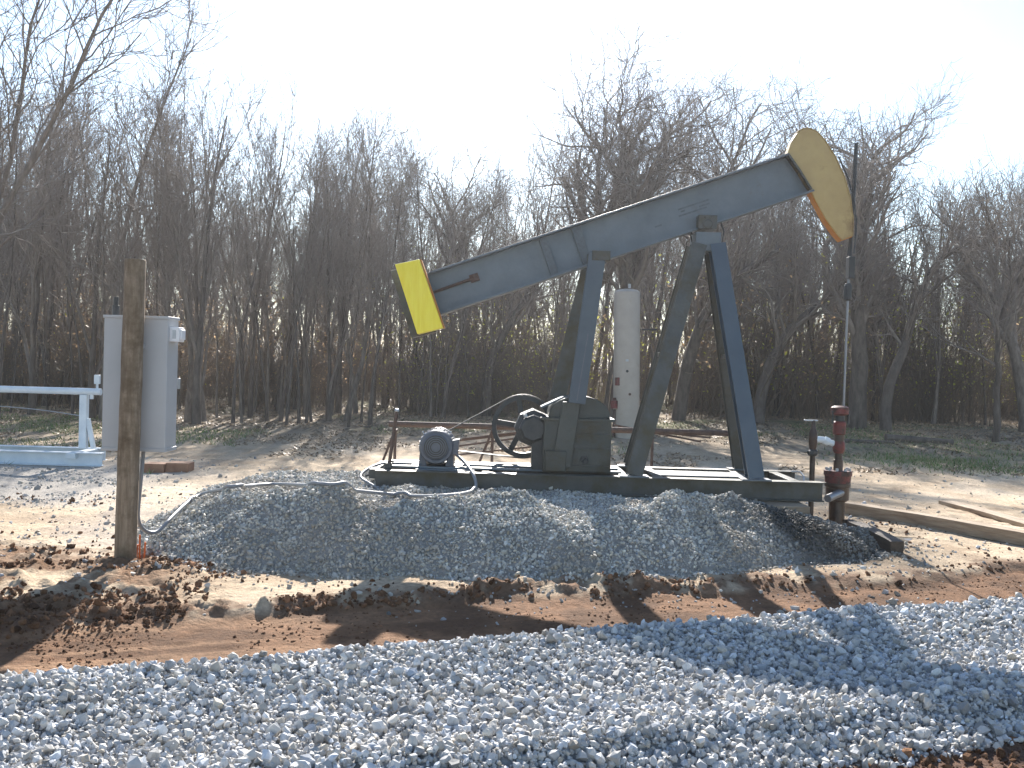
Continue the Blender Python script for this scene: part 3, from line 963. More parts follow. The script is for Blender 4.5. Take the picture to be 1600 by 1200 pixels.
def V3(p, **k):
    q = Vector(p)
    for a, v in k.items(): setattr(q, a, v)
    return q


ZT = A(937, 745, YF - .1).z            # top of the skid
x0, x1 = A(585, 738, YF - .1).x, A(1290, 757, YF - .1).x
xb1 = A(1238, 745, YB + .1).x
SH = .2
for (xa, xe, yy) in ((x0, x1, YF), (x0, xb1, YB)):
    MB().ibeam((xa, yy, ZT - SH / 2), (xe, yy, ZT - SH / 2), .16, SH, .012, .012).build('skid_beam', 'slate_dark', PJ, .002)
for k, (px, wd) in enumerate(((592, .09), (760, .08), (968, .1), (1020, .1), (1160, .1), (1225, .1))):
    xx = A(px, 738, YC).x
    MB().box((xx, YC, ZT - .055), (wd, YB - YF - .17, .1)).build('cross_member', 'slate_dark', PJ, .003)
for yy in (YC - .25, YC + .1):
    MB().box(((x0 + A(965, 735, YC).x) / 2 + .06, yy, ZT + .012), (A(965, 735, YC).x - x0 - .1, .10, .02)).build('inner_rail', 'slate', PJ, .003)
MB().box((A(690, 735, YC).x + .06, YC - .08, ZT - .008), (.62, .62, .018)).build('motor_plate', 'slate', PJ, .003)
MB().box((A(1090, 735, YC).x, YC, ZT - .008), (.95, .5, .012)).build('deck_plate', 'slate', PJ, .003)

# samson post
ptop = A(1102, 385)
LEGS = []
for (pxb, pxt, sgn, mt) in ((990, 1088, -1, 'slate_dark'), (1180, 1116, 1, 'blue')):
    for (Yl, dy) in ((YF + .0, -.13), (YB - .0, .13)):
        b = at(pxb, 742, YF); xb_ = b.x
        t = at(pxt, 385, YC)
        a_, b_ = Vector((xb_ + (.10 if Yl > YC else 0), Yl, ZT + .012)), Vector((t.x, YC + dy, t.z))
        m_l = mt if Yl < YC else ('slate_dark')
        g_ = .0
        lg_ = MB().ibeam(a_, b_, .165, .15, .013, .011, Vector((1, 0, 0))).build('samson_leg', m_l, PJ, .002)
        MB().box((a_.x, a_.y, ZT + .008), (.3, .2, .016)).bolts((a_.x, a_.y, ZT + .016), (0, 0, 1), .09, 4).build('foot_plate', 'slate', lg_, .002)
# bracing between front and back legs
for f in (.52, ):
    for (pxb, pxt) in ((990, 1088), (1180, 1116)):
        q = at(pxb, 742, YF).x * (1 - f) + at(pxt, 385, YC).x * f; zz = ZT * (1 - f) + ptop.z * f
        yo = (YB - YF) / 2 * (1 - f) + .13 * f
        MB().bar((q, YC - yo, zz), (q, YC + yo, zz), .05, .05, Vector((1, 0, 0))).build('leg_brace', 'slate_dark', PJ, .002)
c1, c2, c3, c4 = A(1083, 392), A(1083, 362), A(1122, 362), A(1124, 392)
MB().box((ptop.x, YC, (c1.z + c2.z) / 2 - .02), (.27, .36, .2)).build('post_cap', 'slate', PJ, .006)
sad = MB()
sc_ = A(1102, 352)
sad.box((sc_.x, YC, sc_.z + .015), (.2, .30, .15)).lathe((sc_.x, YC - .17, sc_.z - .01), (0, 1, 0), [(0, .04), (.01, .055), (.33, .055), (.34, .04)])
sad.bolts((sc_.x, YC - .152, sc_.z + .03), (0, -1, 0), .05, 4)
sad.build('saddle_bearing', 'slate_dark', PJ, .006)
# clamp bolts dangling either side of the saddle
for cq in ([A(1082, 358), A(1079, 368), A(1082, 380)], [A(1126, 346), A(1131, 362), A(1127, 384)]):
    MB().tube(cq, .009, 6).build('clamp_bolt', 'iron', PJ)

# walking beam
bl, bt = A(672, 462), A(1250, 271)
BD = (bt - bl).normalized(); BN = Vector((-BD.z, 0, BD.x))
DEP = (A(660, 430) - A(690, 490)).dot(BN) * 1.03
wbm = MB().ibeam(bl - BD * .08, bt - BD * .012, .22, DEP, .022, .016, skew=.30).build('walking_beam', 'slate', PJ, .003)


def onbeam(px, py, off=0.0, up=0.0):
    p_ = A(px, py); t = (p_ - bl).dot(BD)
    return bl + BD * t + BN * up + Vector((0, off, 0))


for px in (855, 912):
    for sg in (-1, 1):
        c = onbeam(px, 395)
        MB().bar(c - BN * (DEP / 2 - .024) + Vector((0, .03 * sg, 0)), c + BN * (DEP / 2 - .024) + Vector((0, .03 * sg, 0)), .042, .085 if px < 900 else .10).build('stiffener', 'slate_worn', wbm, .002)
# tail adjusting rod
p1, p2 = onbeam(672, 446, -.03, 0), onbeam(740, 430, -.03, 0)
p1 = p1 + BN * .02; p2 = p2 + BN * .03
MB().tube([p1, p2], .017, 8).box(p2, (.10, .03, .085), Matrix.Rotation(-math.atan2(BD.z, BD.x), 3, 'Y')).build('adjusting_rod', 'rust', wbm, .003)
# worn outline of an old decal on the web
for (px, py, L_, up) in ((1085, 325, .36, .04), (1068, 334, .05, .01), (1100, 320, .12, .0), (1083, 334, .32, -.03), (1030, 358, .08, -.06)):
    MB().box(onbeam(px, py, -.0095, up), (L_, .002, .018), Matrix.Rotation(-math.atan2(BD.z, BD.x), 3, 'Y')).build('worn_mark', 'slate_worn', wbm)
# counterweights at the tail
pw = [A(617, 413, YC - .32), A(655, 405, YC - .32), A(692, 512, YC - .32), A(652, 522, YC - .32)]
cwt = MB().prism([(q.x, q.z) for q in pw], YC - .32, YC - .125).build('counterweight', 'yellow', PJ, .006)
MB().prism([(pw[2].x - .004 + .02, pw[2].z + .0), (pw[1].x + .02, pw[1].z), (pw[1].x + .002, pw[1].z + .004), (pw[2].x + .002, pw[2].z - .004)], YC - .28, YC - .14).build('side_strip', 'orange_edge', cwt)
dx = -.13; dz = -.03
MB().prism([(q.x + dx + BN.x * (-.08), q.z + dz) for q in pw], YC + .125, YC + .32).build('counterweight', 'slate_dark', PJ, .006)
MB().bar(bl - BD * .1 - BN * DEP * .52, bl - BD * .1 + BN * DEP * .52, .5, .03).build('tail_plate', 'iron', PJ, .003)

# horsehead
hp = [(1230, 242), (1237, 221), (1247, 206), (1255, 201), (1266, 201), (1277, 206), (1287, 217), (1305, 244), (1320, 278), (1329, 311), (1333, 342), (1332, 369), (1316, 375), (1308, 366), (1291, 343), (1266, 297), (1248, 268)]
HQ = [(A(px, py, YC - .10).x, A(px, py, YC - .10).z) for px, py in hp]
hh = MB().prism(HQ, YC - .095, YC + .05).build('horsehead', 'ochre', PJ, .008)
for sg in (-1, 1):
    sp_ = []
arc = HQ[2:12]


def off_poly(pts, d):
    out = []
    for i, (x_, z_) in enumerate(pts):
        a = pts[max(i - 1, 0)]; b = pts[min(i + 1, len(pts) - 1)]
        tx, tz = b[0] - a[0], b[1] - a[1]; l = math.hypot(tx, tz)
        out.append((x_ - tz / l * d, z_ + tx / l * d))
    return out


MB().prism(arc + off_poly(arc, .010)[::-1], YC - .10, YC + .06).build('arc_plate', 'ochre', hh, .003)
und = [HQ[i] for i in (11, 12, 13, 14, 15)]
MB().prism(und + off_poly(und, .008)[::-1], YC - .085, YC + .055).build('under_plate', 'orange_edge', hh, .002)
pb = [HQ[0], HQ[16], HQ[15]]
MB().prism(pb + off_poly(pb, .02)[::-1], YC - .13, YC + .12).build('mounting_plate', 'slate_dark', hh, .003)

# equalizer and pitman arms
eq = A(931, 408)
MB().box((eq.x, YC, eq.z + .01), (.2, .34, .10)).lathe((eq.x, YC - .56, eq.z - .02), (0, 1, 0), [(0, .03), (.01, .045), (1.11, .045), (1.12, .03)], 14).box((eq.x + .01, YC - .5, eq.z + .0), (.19, .15, .10)).build('equalizer_bar', 'slate_dark', PJ, .004)
for (Yp, mt, dxb) in ((YC - .50, 'blue', 0), (YC + .50, 'slate_dark', -.16)):
    tp = Vector((at(932, 415, YC - .5).x, Yp, eq.z - .02)); bt_ = Vector((at(901, 630, YC - .5).x + dxb, Yp, at(901, 630, YC - .5).z))
    MB().ibeam(tp + (tp - bt_).normalized() * .06, bt_, .172, .13, .012, .011, Vector((1, 0, 0))).build('pitman_arm', mt, PJ, .002)
    dd = (bt_ - tp).normalized(); sid = Vector((dd.z, 0, -dd.x))
    if Yp < YC:
        q1 = tp + (bt_ - tp) * .52 + Vector((0, -.063, 0)) + sid * .0; q2 = tp + (bt_ - tp) * .98 + Vector((0, -.063, 0)) + sid * .02
        MB().bar(q1 + sid * -.015, q2 + sid * -.015, .008, .008).build('strap_edge', 'motor', PJ)

# gearbox
gl, gr = A(848, 700, YC - .42), A(955, 700, YC - .42)
gz0 = ZT + .01
gzs = at(900, 656, YC - .42).z
gtop = at(903, 619, YC - .42).z
GW = (gr.x - gl.x)
gxc = (gl.x + gr.x) / 2
dome = []
for k in range(0, 19):
    a = math.pi * k / 18
    dome.append((gxc + .02 + (GW / 2 - .035) * math.cos(a), gzs + (gtop - gzs) * math.sin(a) ** .8))
body = MB()
body.prism([(gl.x, gz0), (gr.x, gz0), (gr.x, gzs), (gl.x + .01, gzs)], YC - .40, YC + .36)
gb = body.build('gearbox', 'gear', PJ, .012)
MB().prism(dome, YC - .38, YC + .34).build('gearbox_cover', 'gear', gb, .008, smooth=35)
MB().box((gxc, YC - .02, gzs + .002), (GW + .06, .84, .028)).bolts((gr.x - .05, YC - .43, gzs + .02), (0, 0, 1), .02, 3).build('split_flange', 'gear', gb, .003)
for z_, (xa, xe) in ((.72, (.40, .98)), (.45, (.48, .98)), (.12, (.02, .98))):
    zz = gz0 + (gzs - gz0) * z_
    MB().box((gl.x + GW * (xa + xe) / 2, YC - .408, zz), (GW * (xe - xa), .02, .022)).build('housing_rib', 'gear', gb, .002)
MB().lathe((gl.x + GW * .62, YC - .40, gz0 + .13), (0, -1, 0), [(0, .05), (.03, .05), (.03, .03), (.05, .025)], 6).build('drain_plug', 'iron', gb)
# crank arm with its wrist pin in front of the housing
cr_a, cr_b = at(893, 628, YC - .5), at(868, 735, YC - .5)
MB().prism([(at(880, 622, YC - .5).x, cr_a.z), (at(908, 622, YC - .5).x, cr_a.z), (at(893, 700, YC - .5).x, at(893, 735, YC - .5).z + .02), (at(862, 700, YC - .5).x, at(893, 735, YC - .5).z + .02)], YC - .455, YC - .41).build('crank_arm', 'gear', PJ, .008)
MB().box((at(868, 715, YC - .45).x, YC - .44, gz0 + .12), (.22, .08, .22)).build('bearing_foot', 'gear', PJ, .01)
# input shaft housing (octagonal) to the left and belt guard arm
ih = at(833, 670, YC - .3)
MB().lathe((ih.x, YC - .36, ih.z), (0, 1, 0), [(0, .12), (.02, .15), (.10, .15), (.12, .2), (.60, .2)], 8).build('input_housing', 'iron', gb, .006)
MB().box((ih.x + .12, YC, gz0 + .17), (.25, .6, .34)).build('input_pedestal', 'iron', gb, .01)
MB().tube([at(822, 652, YC - .34), at(820, 647, YC - .34)], .02, 8).build('filler_cap', 'galv', gb)
# small guard plate leaning over the housing
ga, gb_ = at(845, 636, YC - .15), at(880, 620, YC - .15)
MB().bar(ga, gb_, .3, .02).build('guard_plate', 'slate', gb, .003)

# flywheel sheave behind
YS = YC + .48
fc = at(817, 666, YS)
FR = (at(866, 666, YS).x - at(769, 666, YS).x) / 2
fw = MB().lathe((fc.x, YS - .06, fc.z), (0, 1, 0), [(0, FR), (.015, FR), (.03, FR - .012), (.045, FR), (.06, FR - .012), (.075, FR), (.09, FR - .012), (.105, FR), (.12, FR), (.12, FR - .05), (0, FR - .05)], 48, close=True).build('flywheel', 'iron', PJ, smooth=30)
MB().lathe((fc.x, YS - .10, fc.z), (0, 1, 0), [(0, .06), (.2, .06)], 16).build('hub', 'iron', fw, .004)
for k in range(5):
    a = 2 * math.pi * k / 5 + R(100)
    d = Vector((math.cos(a), 0, math.sin(a)))
    MB().bar(Vector((fc.x, YS, fc.z)) + d * .05, Vector((fc.x, YS, fc.z)) + d * (FR - .04), .035, .06).build('spoke', 'iron', fw, .006)
MB().tube([Vector((fc.x, YS - .1, fc.z)), Vector((ih.x, YC - .1, ih.z))], .035, 12).build('input_shaft', 'iron', fw)

# motor
mc = at(681, 699, YC - .32); MR = 27 * (YC - .32) / F
mo = MB().lathe((mc.x, YC - .30, mc.z), (0, 1, 0), [(0, MR * .93), (.02, MR), (.10, MR), (.11, MR * .95), (.40, MR * .95), (.41, MR), (.50, MR), (.53, MR * .6)], 32).build('motor', 'motor', PJ, smooth=35)
MB().lathe((mc.x, YC - .325, mc.z), (0, 1, 0), [(0, MR * .25), (.004, MR * .62), (.026, MR * .80)], 28).build('fan_cover', 'motor', mo, smooth=20)
for rr_ in (.30, .42, .54, .66):
    MB().lathe((mc.x, YC - .334 + rr_ * .012, mc.z), (0, 1, 0), [(0, MR * (rr_ - .03)), (.008, MR * (rr_ - .03)), (.008, MR * (rr_ + .03)), (0, MR * (rr_ + .03))], 28, close=True).build('fan_grille', 'iron', mo)
for k in range(26):
    a = 2 * math.pi * k / 26
    if 3.8 < a < 5.6: continue
    q = Vector((mc.x + math.cos(a) * MR * .99, YC - .05, mc.z + math.sin(a) * MR * .99))
    MB().box(q, (.03, .28, .006), Matrix.Rotation(-a, 3, 'Y')).build('cooling_fin', 'motor', mo)
for sg in (-1, 1):
    MB().prism([(mc.x + sg * MR * .95, mc.z - MR * .15), (mc.x + sg * MR * 1.02, ZT + .02), (mc.x + sg * MR * .55, ZT + .02), (mc.x + sg * MR * .62, mc.z - MR * .7)], YC - .24, YC + .10).build('motor_foot', 'motor', mo, .004)
MB().box((mc.x, YC - .07, ZT + .014), (MR * 3.0, .42, .018)).build('slide_base', 'slate_dark', mo, .003)
jb = at(709, 698, YC - .2)
MB().prism([(jb.x - .055, jb.z - .07), (jb.x + .045, jb.z - .085), (jb.x + .06, jb.z + .085), (jb.x - .05, jb.z + .065)], YC - .26, YC - .08).build('junction_box', 'motor', mo, .006)
for px, s2 in ((662, -1), (703, 1)):
    q = at(px, 678, YC - .2)
    MB().tube([Vector((mc.x + s2 * MR * .6, YC - .2, mc.z + MR * .75)), q, q + Vector((s2 * .012, 0, .03))], .009, 6).build('lifting_eye', 'galv', mo)
pm = Vector((mc.x + .02, YS, mc.z))
MB().lathe((pm.x, YC + .2, pm.z), (0, 1, 0), [(0, .02), (.20, .02), (.21, .075), (.24, .065), (.27, .075), (.30, .065), (.33, .075), (.34, .02)], 20).build('pulley', 'iron', mo)
# belt loop (external tangents)
c1_, r1_ = Vector((pm.x, 0, pm.z)), .078
c2_, r2_ = Vector((fc.x, 0, fc.z)), FR + .003
dd = c2_ - c1_; Ld = dd.length; base_a = math.atan2(dd.z, dd.x); al = math.acos((r1_ - r2_) / Ld)
loop = []
for k in range(25):
    a = base_a - al + (2 * al) * k / 24
    loop.append((c2_, r2_, a))
for k in range(13):
    a = base_a + al + (2 * math.pi - 2 * al) * k / 12
    loop.append((c1_, r1_, a))
bm_ = MB(); nL = len(loop); vv = []
for c, r0_, a in loop:
    for rr_, yy in ((r0_, -.045), (r0_, .045), (r0_ + .010, .045), (r0_ + .010, -.045)):
        vv.append((c.x + math.cos(a) * rr_, YS + yy, c.z + math.sin(a) * rr_))
bm_.add(vv, [(i * 4 + k, i * 4 + (k + 1) % 4, ((i + 1) % nL) * 4 + (k + 1) % 4, ((i + 1) % nL) * 4 + k) for i in range(nL) for k in range(4)])
bm_.build('drive_belt', 'belt', PJ)
# brake lever at the tail
la, lb_ = at(607, 735, YC - .45), at(620, 643, YC - .45)
la.z = ZT
lv_ = MB().tube([la, lb_], .019, 10).build('brake_lever', 'rust', PJ)
MB().lathe(lb_, (lb_ - la), [(0, .022), (.01, .026), (.03, .02)], 10).build('lever_knob', 'galv', lv_)
MB().box((la.x, la.y, ZT + .03), (.07, .07, .07)).build('lever_bracket', 'iron', lv_, .004)
MB().tube([la + Vector((-.02, 0, .02)), la + Vector((-.16, 0, -.05)), la + Vector((-.24, .0, -.08))], .012, 8).build('brake_cable', 'iron', PJ)

# ------------------------------------------------------------------ polished rod with its carrier
RD = thing('polished_rod', at(1318, 636, YC), 'tall thin polished rod hanging in front of horsehead above the red wellhead', 'rod')
pr = [at(1338, 224, YC), at(1325, 470, YC), at(1318, 640, YC)]
xr = Vector((pr[0].x, YC - .0, pr[0].z))
MB().tube([pr[0], at(1333, 320, YC)], .021, 8).tube([at(1333, 320, YC), at(1327, 430, YC)], .017, 8).build('sucker_rod', 'iron', RD, smooth=40)
MB().tube([at(1326, 430, YC), pr[2]], .0125, 10).build('rod', 'steel', RD, smooth=40)
ca, cb = at(1331, 398, YC), at(1326, 445, YC)
cl_ = MB().box((ca + cb) / 2 + Vector((0, 0, .02)), (.065, .12, .24)).build('carrier_bar', 'iron', RD, .008)
MB().lathe(at(1324, 470, YC), (0, 0, 1), [(0, .03), (.02, .042), (.16, .042), (.19, .03)], 12).build('rod_clamp', 'iron', RD, .003)
for sg in (-1, 1):
    pts = [(HQ[i][0] + .034, YC + .1 * sg, HQ[i][1]) for i in (7, 8, 9, 10)]
    pts += [(HQ[11][0] + .034, YC + .1 * sg, HQ[11][1]), ((ca.x + cb.x) / 2, YC + .1 * sg, ca.z)]
    MB().tube(pts, .009, 6).build('bridle_cable', 'iron', RD)

# ------------------------------------------------------------------ wellhead
YW = YC
WH = thing('wellhead', (at(1308, 800, YW).x, YW, H(at(1308, 800, YW).x, YW)), 'rusty wellhead with red stuffing box and flange at skid end', 'wellhead')
wx = at(1309, 745, YW).x


def zpx(py, Y=YW): return at(1309, py, Y).z


def lath(name, ya, yb, prof_, m_, par=WH, bev=.003, x_=None, n=20):
    """prof in px-like radii (m) between two picture heights"""
    za, zb = zpx(ya), zpx(yb)
    return MB().lathe((x_ or wx, YW, za), (0, 0, 1), [((zb - za) * t, r) for t, r in prof_], n).build(name, m_, par, bev, smooth=35)


zg = H(wx, YW) - .1
MB().lathe((wx, YW, zg), (0, 0, 1), [(0, .085), (zpx(783) - zg, .085), (zpx(783) - zg, .105), (zpx(778) - zg, .105)], 20).build('casing', 'oily', WH, .003, smooth=35)
lath('casing_head', 783, 754, [(0, .10), (.1, .125), (.75, .125), (.8, .14), (1, .14)], 'oily')
fl = lath('casing_flange', 755, 735, [(0, .11), (.05, .135), (.6, .14), (.62, .15), (1, .15)], 'red')
MB().bolts((wx, YW, zpx(735)), (0, 0, 1), .12, 8, .016, .03).build('flange_bolts', 'galv', fl)
lath('tubing', 736, 700, [(0, .05), (.5, .05), (.5, .042), (1, .042)], 'oily')
lath('tee_collar', 708, 688, [(0, .05), (.3, .066), (.8, .066), (1, .05)], 'red')
lath('upper_tubing', 690, 668, [(0, .055), (1, .055)], 'oily')
sb = lath('stuffing_box', 680, 658, [(0, .05), (.1, .068), (.9, .068), (1, .055)], 'red')
lath('bonnet', 658, 649, [(0, .05), (1, .05)], 'iron')
lath('rod_packer_cap', 649, 634, [(0, .055), (.15, .095), (.8, .095), (1, .06)], 'red')
for sg in (-1, 1):
    MB().lathe((wx + sg * .085, YW - .03, zpx(662)), (0, 0, 1), [(0, .012), (.12, .012), (.12, .018), (.14, .018)], 8).build('packing_bolt', 'iron', sb)
MB().tube([Vector((wx + .02, YW - .08, zpx(768))), at(1293, 779, YW - .33)], .042, 14).build('outlet_plug', 'steel', WH, .004, smooth=40)
# side line
wx2 = at(1270, 700, YW).x
MB().tube([Vector((wx2, YW, zg)), Vector((wx2, YW, zpx(712)))], .030, 12).build('side_pipe', 'oily', WH, smooth=40)
MB().lathe((wx2, YW, at(1270, 712, YW).z), (0, 0, 1), [(0, .045), (0.02, .058), (.05, .058), (.07, .04)], 8).build('union', 'iron', WH)
va = MB().lathe((wx2, YW, at(1270, 704, YW).z), (0, 0, 1), [(0, .032), (.06, .045), (.13, .05), (.2, .045), (.24, .028), (.33, .02)], 14).build('side_valve', 'oily', WH, smooth=40)
MB().box((wx2 - .03, YW, at(1270, 657, YW).z), (.15, .03, .016)).build('valve_handle', 'galv', va, .003)
MB().tube([Vector((wx2 + .03, YW, at(1270, 686, YW).z)), Vector((wx2 + .12, YW, at(1270, 687, YW).z))], .035, 12).tube([Vector((wx2 + .12, YW, at(1270, 687, YW).z)), Vector((wx2 + .17, YW, at(1270, 690, YW).z))], .045, 8).tube([Vector((wx2 + .17, YW, at(1270, 690, YW).z)), Vector((wx, YW, at(1300, 695, YW).z))], .033, 12).build('cross_pipe', 'white_paint', WH, smooth=40)
MB().tube([at(1237, 737, YW + .3), at(1250, 737, YW + .3), at(1256, 744, YW + .2), at(1256, 756, YW + .1)], .010, 8).build('gauge_line', 'galv', WH)
for nm, a_, b_, m_, lab in (('support_timber', (1190, 792), (1256, 792), 'timber', 'short timber block wedged under the right end of the skid'),):
    p1, p2 = at(*a_, 10.45), at(*b_, 10.45)
    zt = ZT - SH - .008
    o = MB().box((0, 0, 0), (p2.x - p1.x, .55, .07)).build(nm, m_, None, .006)
    o.location = ((p1.x + p2.x) / 2, 10.5, zt - .04); tag(o, lab, 'timber')


def board(name, a_, b_, wd, th, m_, lab, cat='timber', lift=.0, group=None):
    """board lying on the ground between two picture points"""
    P_ = []
    for (px, py) in (a_, b_):
        d = ray(px, py)
        t = (CAM.z - .05) / -d.z
        q = CAM + d * t
        P_.append(Vector((q.x, q.y, H(q.x, q.y) + th / 2 + lift)))
    L_ = (P_[1] - P_[0]).length; mid = (P_[0] + P_[1]) / 2
    n = 9; rr_ = random.Random(len(lab))
    mb = MB()
    vs, fs = [], []
    for i in range(n):
        t = i / (n - 1) - .5
        bow = .012 * math.cos(t * 3)
        for u, v in ((-.5, -.5), (.5, -.5), (.5, .5), (-.5, .5)):
            vs.append((t * L_, u * wd + rr_.uniform(-.003, .003), v * th + bow + rr_.uniform(-.002, .002)))
    for i in range(n - 1):
        for k in range(4): fs.append((i * 4 + k, i * 4 + (k + 1) % 4, (i + 1) * 4 + (k + 1) % 4, (i + 1) * 4 + k))
    fs += [(0, 1, 2, 3), tuple(range(len(vs) - 4, len(vs)))]
    o = mb.add(vs, fs).build(name, m_, None, .004)
    o.location = mid
    o.rotation_euler = (P_[1] - P_[0]).to_track_quat('X', 'Z').to_euler()
    return tag(o, lab, cat, group)


board('timber_beam', (1318, 796), (1640, 850), .16, .13, 'timber', 'long weathered timber beam lying right of the wellhead')
board('timber_plank', (1478, 782), (1640, 828), .20, .05, 'timber', 'warped pale plank behind the long timber at right edge')
board('timber_block', (1334, 836), (1402, 858), .14, .11, 'timber_dark', 'short dark oily timber block in front of the wellhead')
board('timber_stub', (1322, 828), (1336, 834), .08, .14, 'timber_dark', 'small upright dark stub between wellhead and oily block')

# ------------------------------------------------------------------ post, enclosure, conduit
pb0 = at(195, 874, 8.25); zg0 = H(pb0.x, 8.25)
pt0 = at(212, 405, 8.25)
PR = .083
post = MB()
npt = 14
pp = [Vector((pb0.x, 8.25, zg0 - .2)).lerp(Vector((pt0.x, 8.25, pt0.z)), k / (npt - 1)) + Vector((random.uniform(-.003, .003), 0, 0)) for k in range(npt)]
o = post.tube([q - Vector((pb0.x, 8.25, zg0)) for q in pp], [PR * (1.04 - .004 * k) for k in range(npt)], 20).build('wooden_post', 'wood', None, .008, smooth=35)
o.location = (pb0.x, 8.25, zg0)
tag(o, 'round weathered wooden post standing in front of the white box', 'post')

YE = 8.37
e0, e1, e2, e3 = at(163, 493, YE), at(262, 494, YE), at(258, 706, YE), at(158, 702, YE)
EN = thing('control_box', ((e2.x + e3.x) / 2, YE, e2.z), 'tall white electrical control box fixed behind the wooden post', 'control box')
zt_, zb_ = (e0.z + e1.z) / 2, (e2.z + e3.z) / 2
xl, xr_ = (e0.x + e3.x) / 2, (e1.x + e2.x) / 2
lean = (e0.x - e3.x) / (zt_ - zb_) * .5
DE = .27
enc = MB().prism([(xl, zb_ + .02), (xr_, zb_ + .02), (xr_ + lean * 1.1, zt_ - .02), (xl + lean * 1.1, zt_ - .02)], YE, YE + DE).build('cabinet', 'box_paint', EN, .006)
MB().box(((xl + xr_) / 2 + lean * 1.1, YE + DE / 2, zt_ - .010), (xr_ - xl + .016, DE + .02, .024)).build('top_cap', 'box_paint', enc, .004)
MB().box(((xl + xr_) / 2, YE + DE / 2, zb_ + .008), (xr_ - xl + .01, DE + .012, .03)).build('bottom_flange', 'box_paint', enc, .004)
MB().prism([(xl + .01, zb_ + .04), (xr_ - .01, zb_ + .04), (xr_ - .01 + lean * 1.1, zt_ - .04), (xl + .01 + lean * 1.1, zt_ - .04)], YE + DE + .003, YE + DE + .03).build('door', 'box_paint', enc, .004)
q = at(277, 523, YE + .12)
mt_ = MB().box((q.x - .005, q.y, q.z), (.085, .14, .12)).build('meter', 'plastic', EN, .006)
MB().box((q.x + .045, q.y, q.z), (.02, .10, .085)).build('meter_cover', 'plastic', mt_, .008)
MB().box((q.x - .002, q.y - .0715, q.z), (.03, .004, .07)).build('meter_window', 'galv', mt_, .001)
MB().box((xr_ + lean * .5 + .006, YE + DE + .02, (zt_ + zb_) / 2 + .0), (.02, .03, .09)).build('latch', 'galv', enc, .003)
MB().bar((pb0.x - .05, 8.34, zt_ - .25), (pb0.x + .09, 8.34, zt_ - .25), .04, .04).build('mount_bracket', 'galv', enc, .002)
MB().bar((pb0.x - .07, 8.34, zb_ + .2), (pb0.x + .07, 8.34, zb_ + .2), .04, .04).build('mount_bracket', 'galv', enc, .002)
q = at(181, 492, YE + .15)
MB().tube([q - Vector((0, 0, .02)), q + Vector((0, 0, .08))], .028, 10).tube([q + Vector((0, 0, .08)), q + Vector((0, 0, .15))], .02, 10).build('antenna', 'iron', EN, .003)

cz = lambda x_, y_, dz=.02: Vector((x_, y_, H(x_, y_) + dz))


def cpx(px, py, Y): return at(px, py, Y)


cpts = [cpx(224, 705, 8.45), cpx(221, 740, 8.42), cpx(216, 790, 8.42), cpx(215, 810, 8.45), cpx(221, 826, 8.5), cpx(236, 834, 8.6), cpx(250, 829, 8.7), cpx(268, 808, 8.85)]
ground_pts = [(300, 778, 9.2), (325, 769, 9.35), (350, 767, 9.45), (380, 763, 9.6), (410, 757, 9.7), (440, 756, 9.75), (480, 761, 9.75), (540, 768, 9.7), (600, 774, 9.75), (650, 778, 9.8), (700, 778, 9.9), (735, 772, 10.1)]
gp3 = []
for px, py, Yg in ground_pts:
    # follow the picture ray until it meets the heap
    d = ray(px, py); t = 7.5
    while t < 12.5:
        q = CAM + d * t
        if q.z < H(q.x, q.y) + .02: break
        t += .02
    q = CAM + d * min(t, Yg + .5)
    gp3.append(Vector((q.x, q.y, max(q.z, H(q.x, q.y) + .035))))
cpts += gp3
cpts += [cpx(745, 762, YF - .22), cpx(741, 742, YF - .15), cpx(727, 723, YC - .35), cpx(714, 711, YC - .2)]


def smooth_path(P_, k=3):
    for _ in range(k):
        Q_ = [P_[0]]
        for a, b in zip(P_[:-1], P_[1:]):
            Q_ += [a * .75 + b * .25, a * .25 + b * .75]
        Q_.append(P_[-1]); P_ = Q_
    return P_


cpts = smooth_path([Vector(p_) for p_ in cpts], 3)
for q in cpts: q.z = max(q.z, H(q.x, q.y) + .032)
cpts = smooth_path(cpts, 1)
o = MB().tube([p_ - cpts[0] for p_ in cpts], .0165, 10).build('flexible_conduit', 'conduit', None, smooth=60)
o.location = cpts[0]
tag(o, 'grey flexible conduit looping from control box over the mound to the motor', 'conduit')
lp = smooth_path([at(606, 722, YC), at(585, 727, YC - .2), at(566, 738, YC - .4), at(562, 746, YF), at(575, 754, YF - .1), at(592, 764, YF - .18)], 3)
o = MB().tube([p_ - lp[0] for p_ in lp], .014, 8).build('loose_hose', 'conduit', None, smooth=60)
o.location = lp[0]; tag(o, 'short pale hose looping off the left end of the skid', 'hose')

for px, h_ in ((218, .2), (225, .14), (213, .12)):
    q = at(px, 868, 8.3); zq = H(q.x, 8.3)
    o = MB().bar((0, 0, -.03), (random.uniform(-.01, .01), 0, h_), .012, .012).build('marker_stake', 'orange', None)
    o.location = (q.x, 8.3, zq); tag(o, 'thin orange marking stake at the foot of the wooden post', 'stake', 'orange stakes beside the post')

# brown blocks on the ground behind the box
for k, (xa, xe, lab) in enumerate(((228, 262, 'brown block under the right corner of the control box'), (263, 298, 'reddish brown block lying clear to the right of the control box'))):
    p1, p2 = at(xa, 722, 14.6), at(xe, 722, 14.6)
    zz = H(p1.x, 14.6)
    o = MB().box((0, 0, 0), (p2.x - p1.x, .3, .15)).build('brown_block', 'brick', None, .01)
    o.location = ((p1.x + p2.x) / 2, 14.6 + .03 * k, zz + .06); tag(o, lab, 'block')

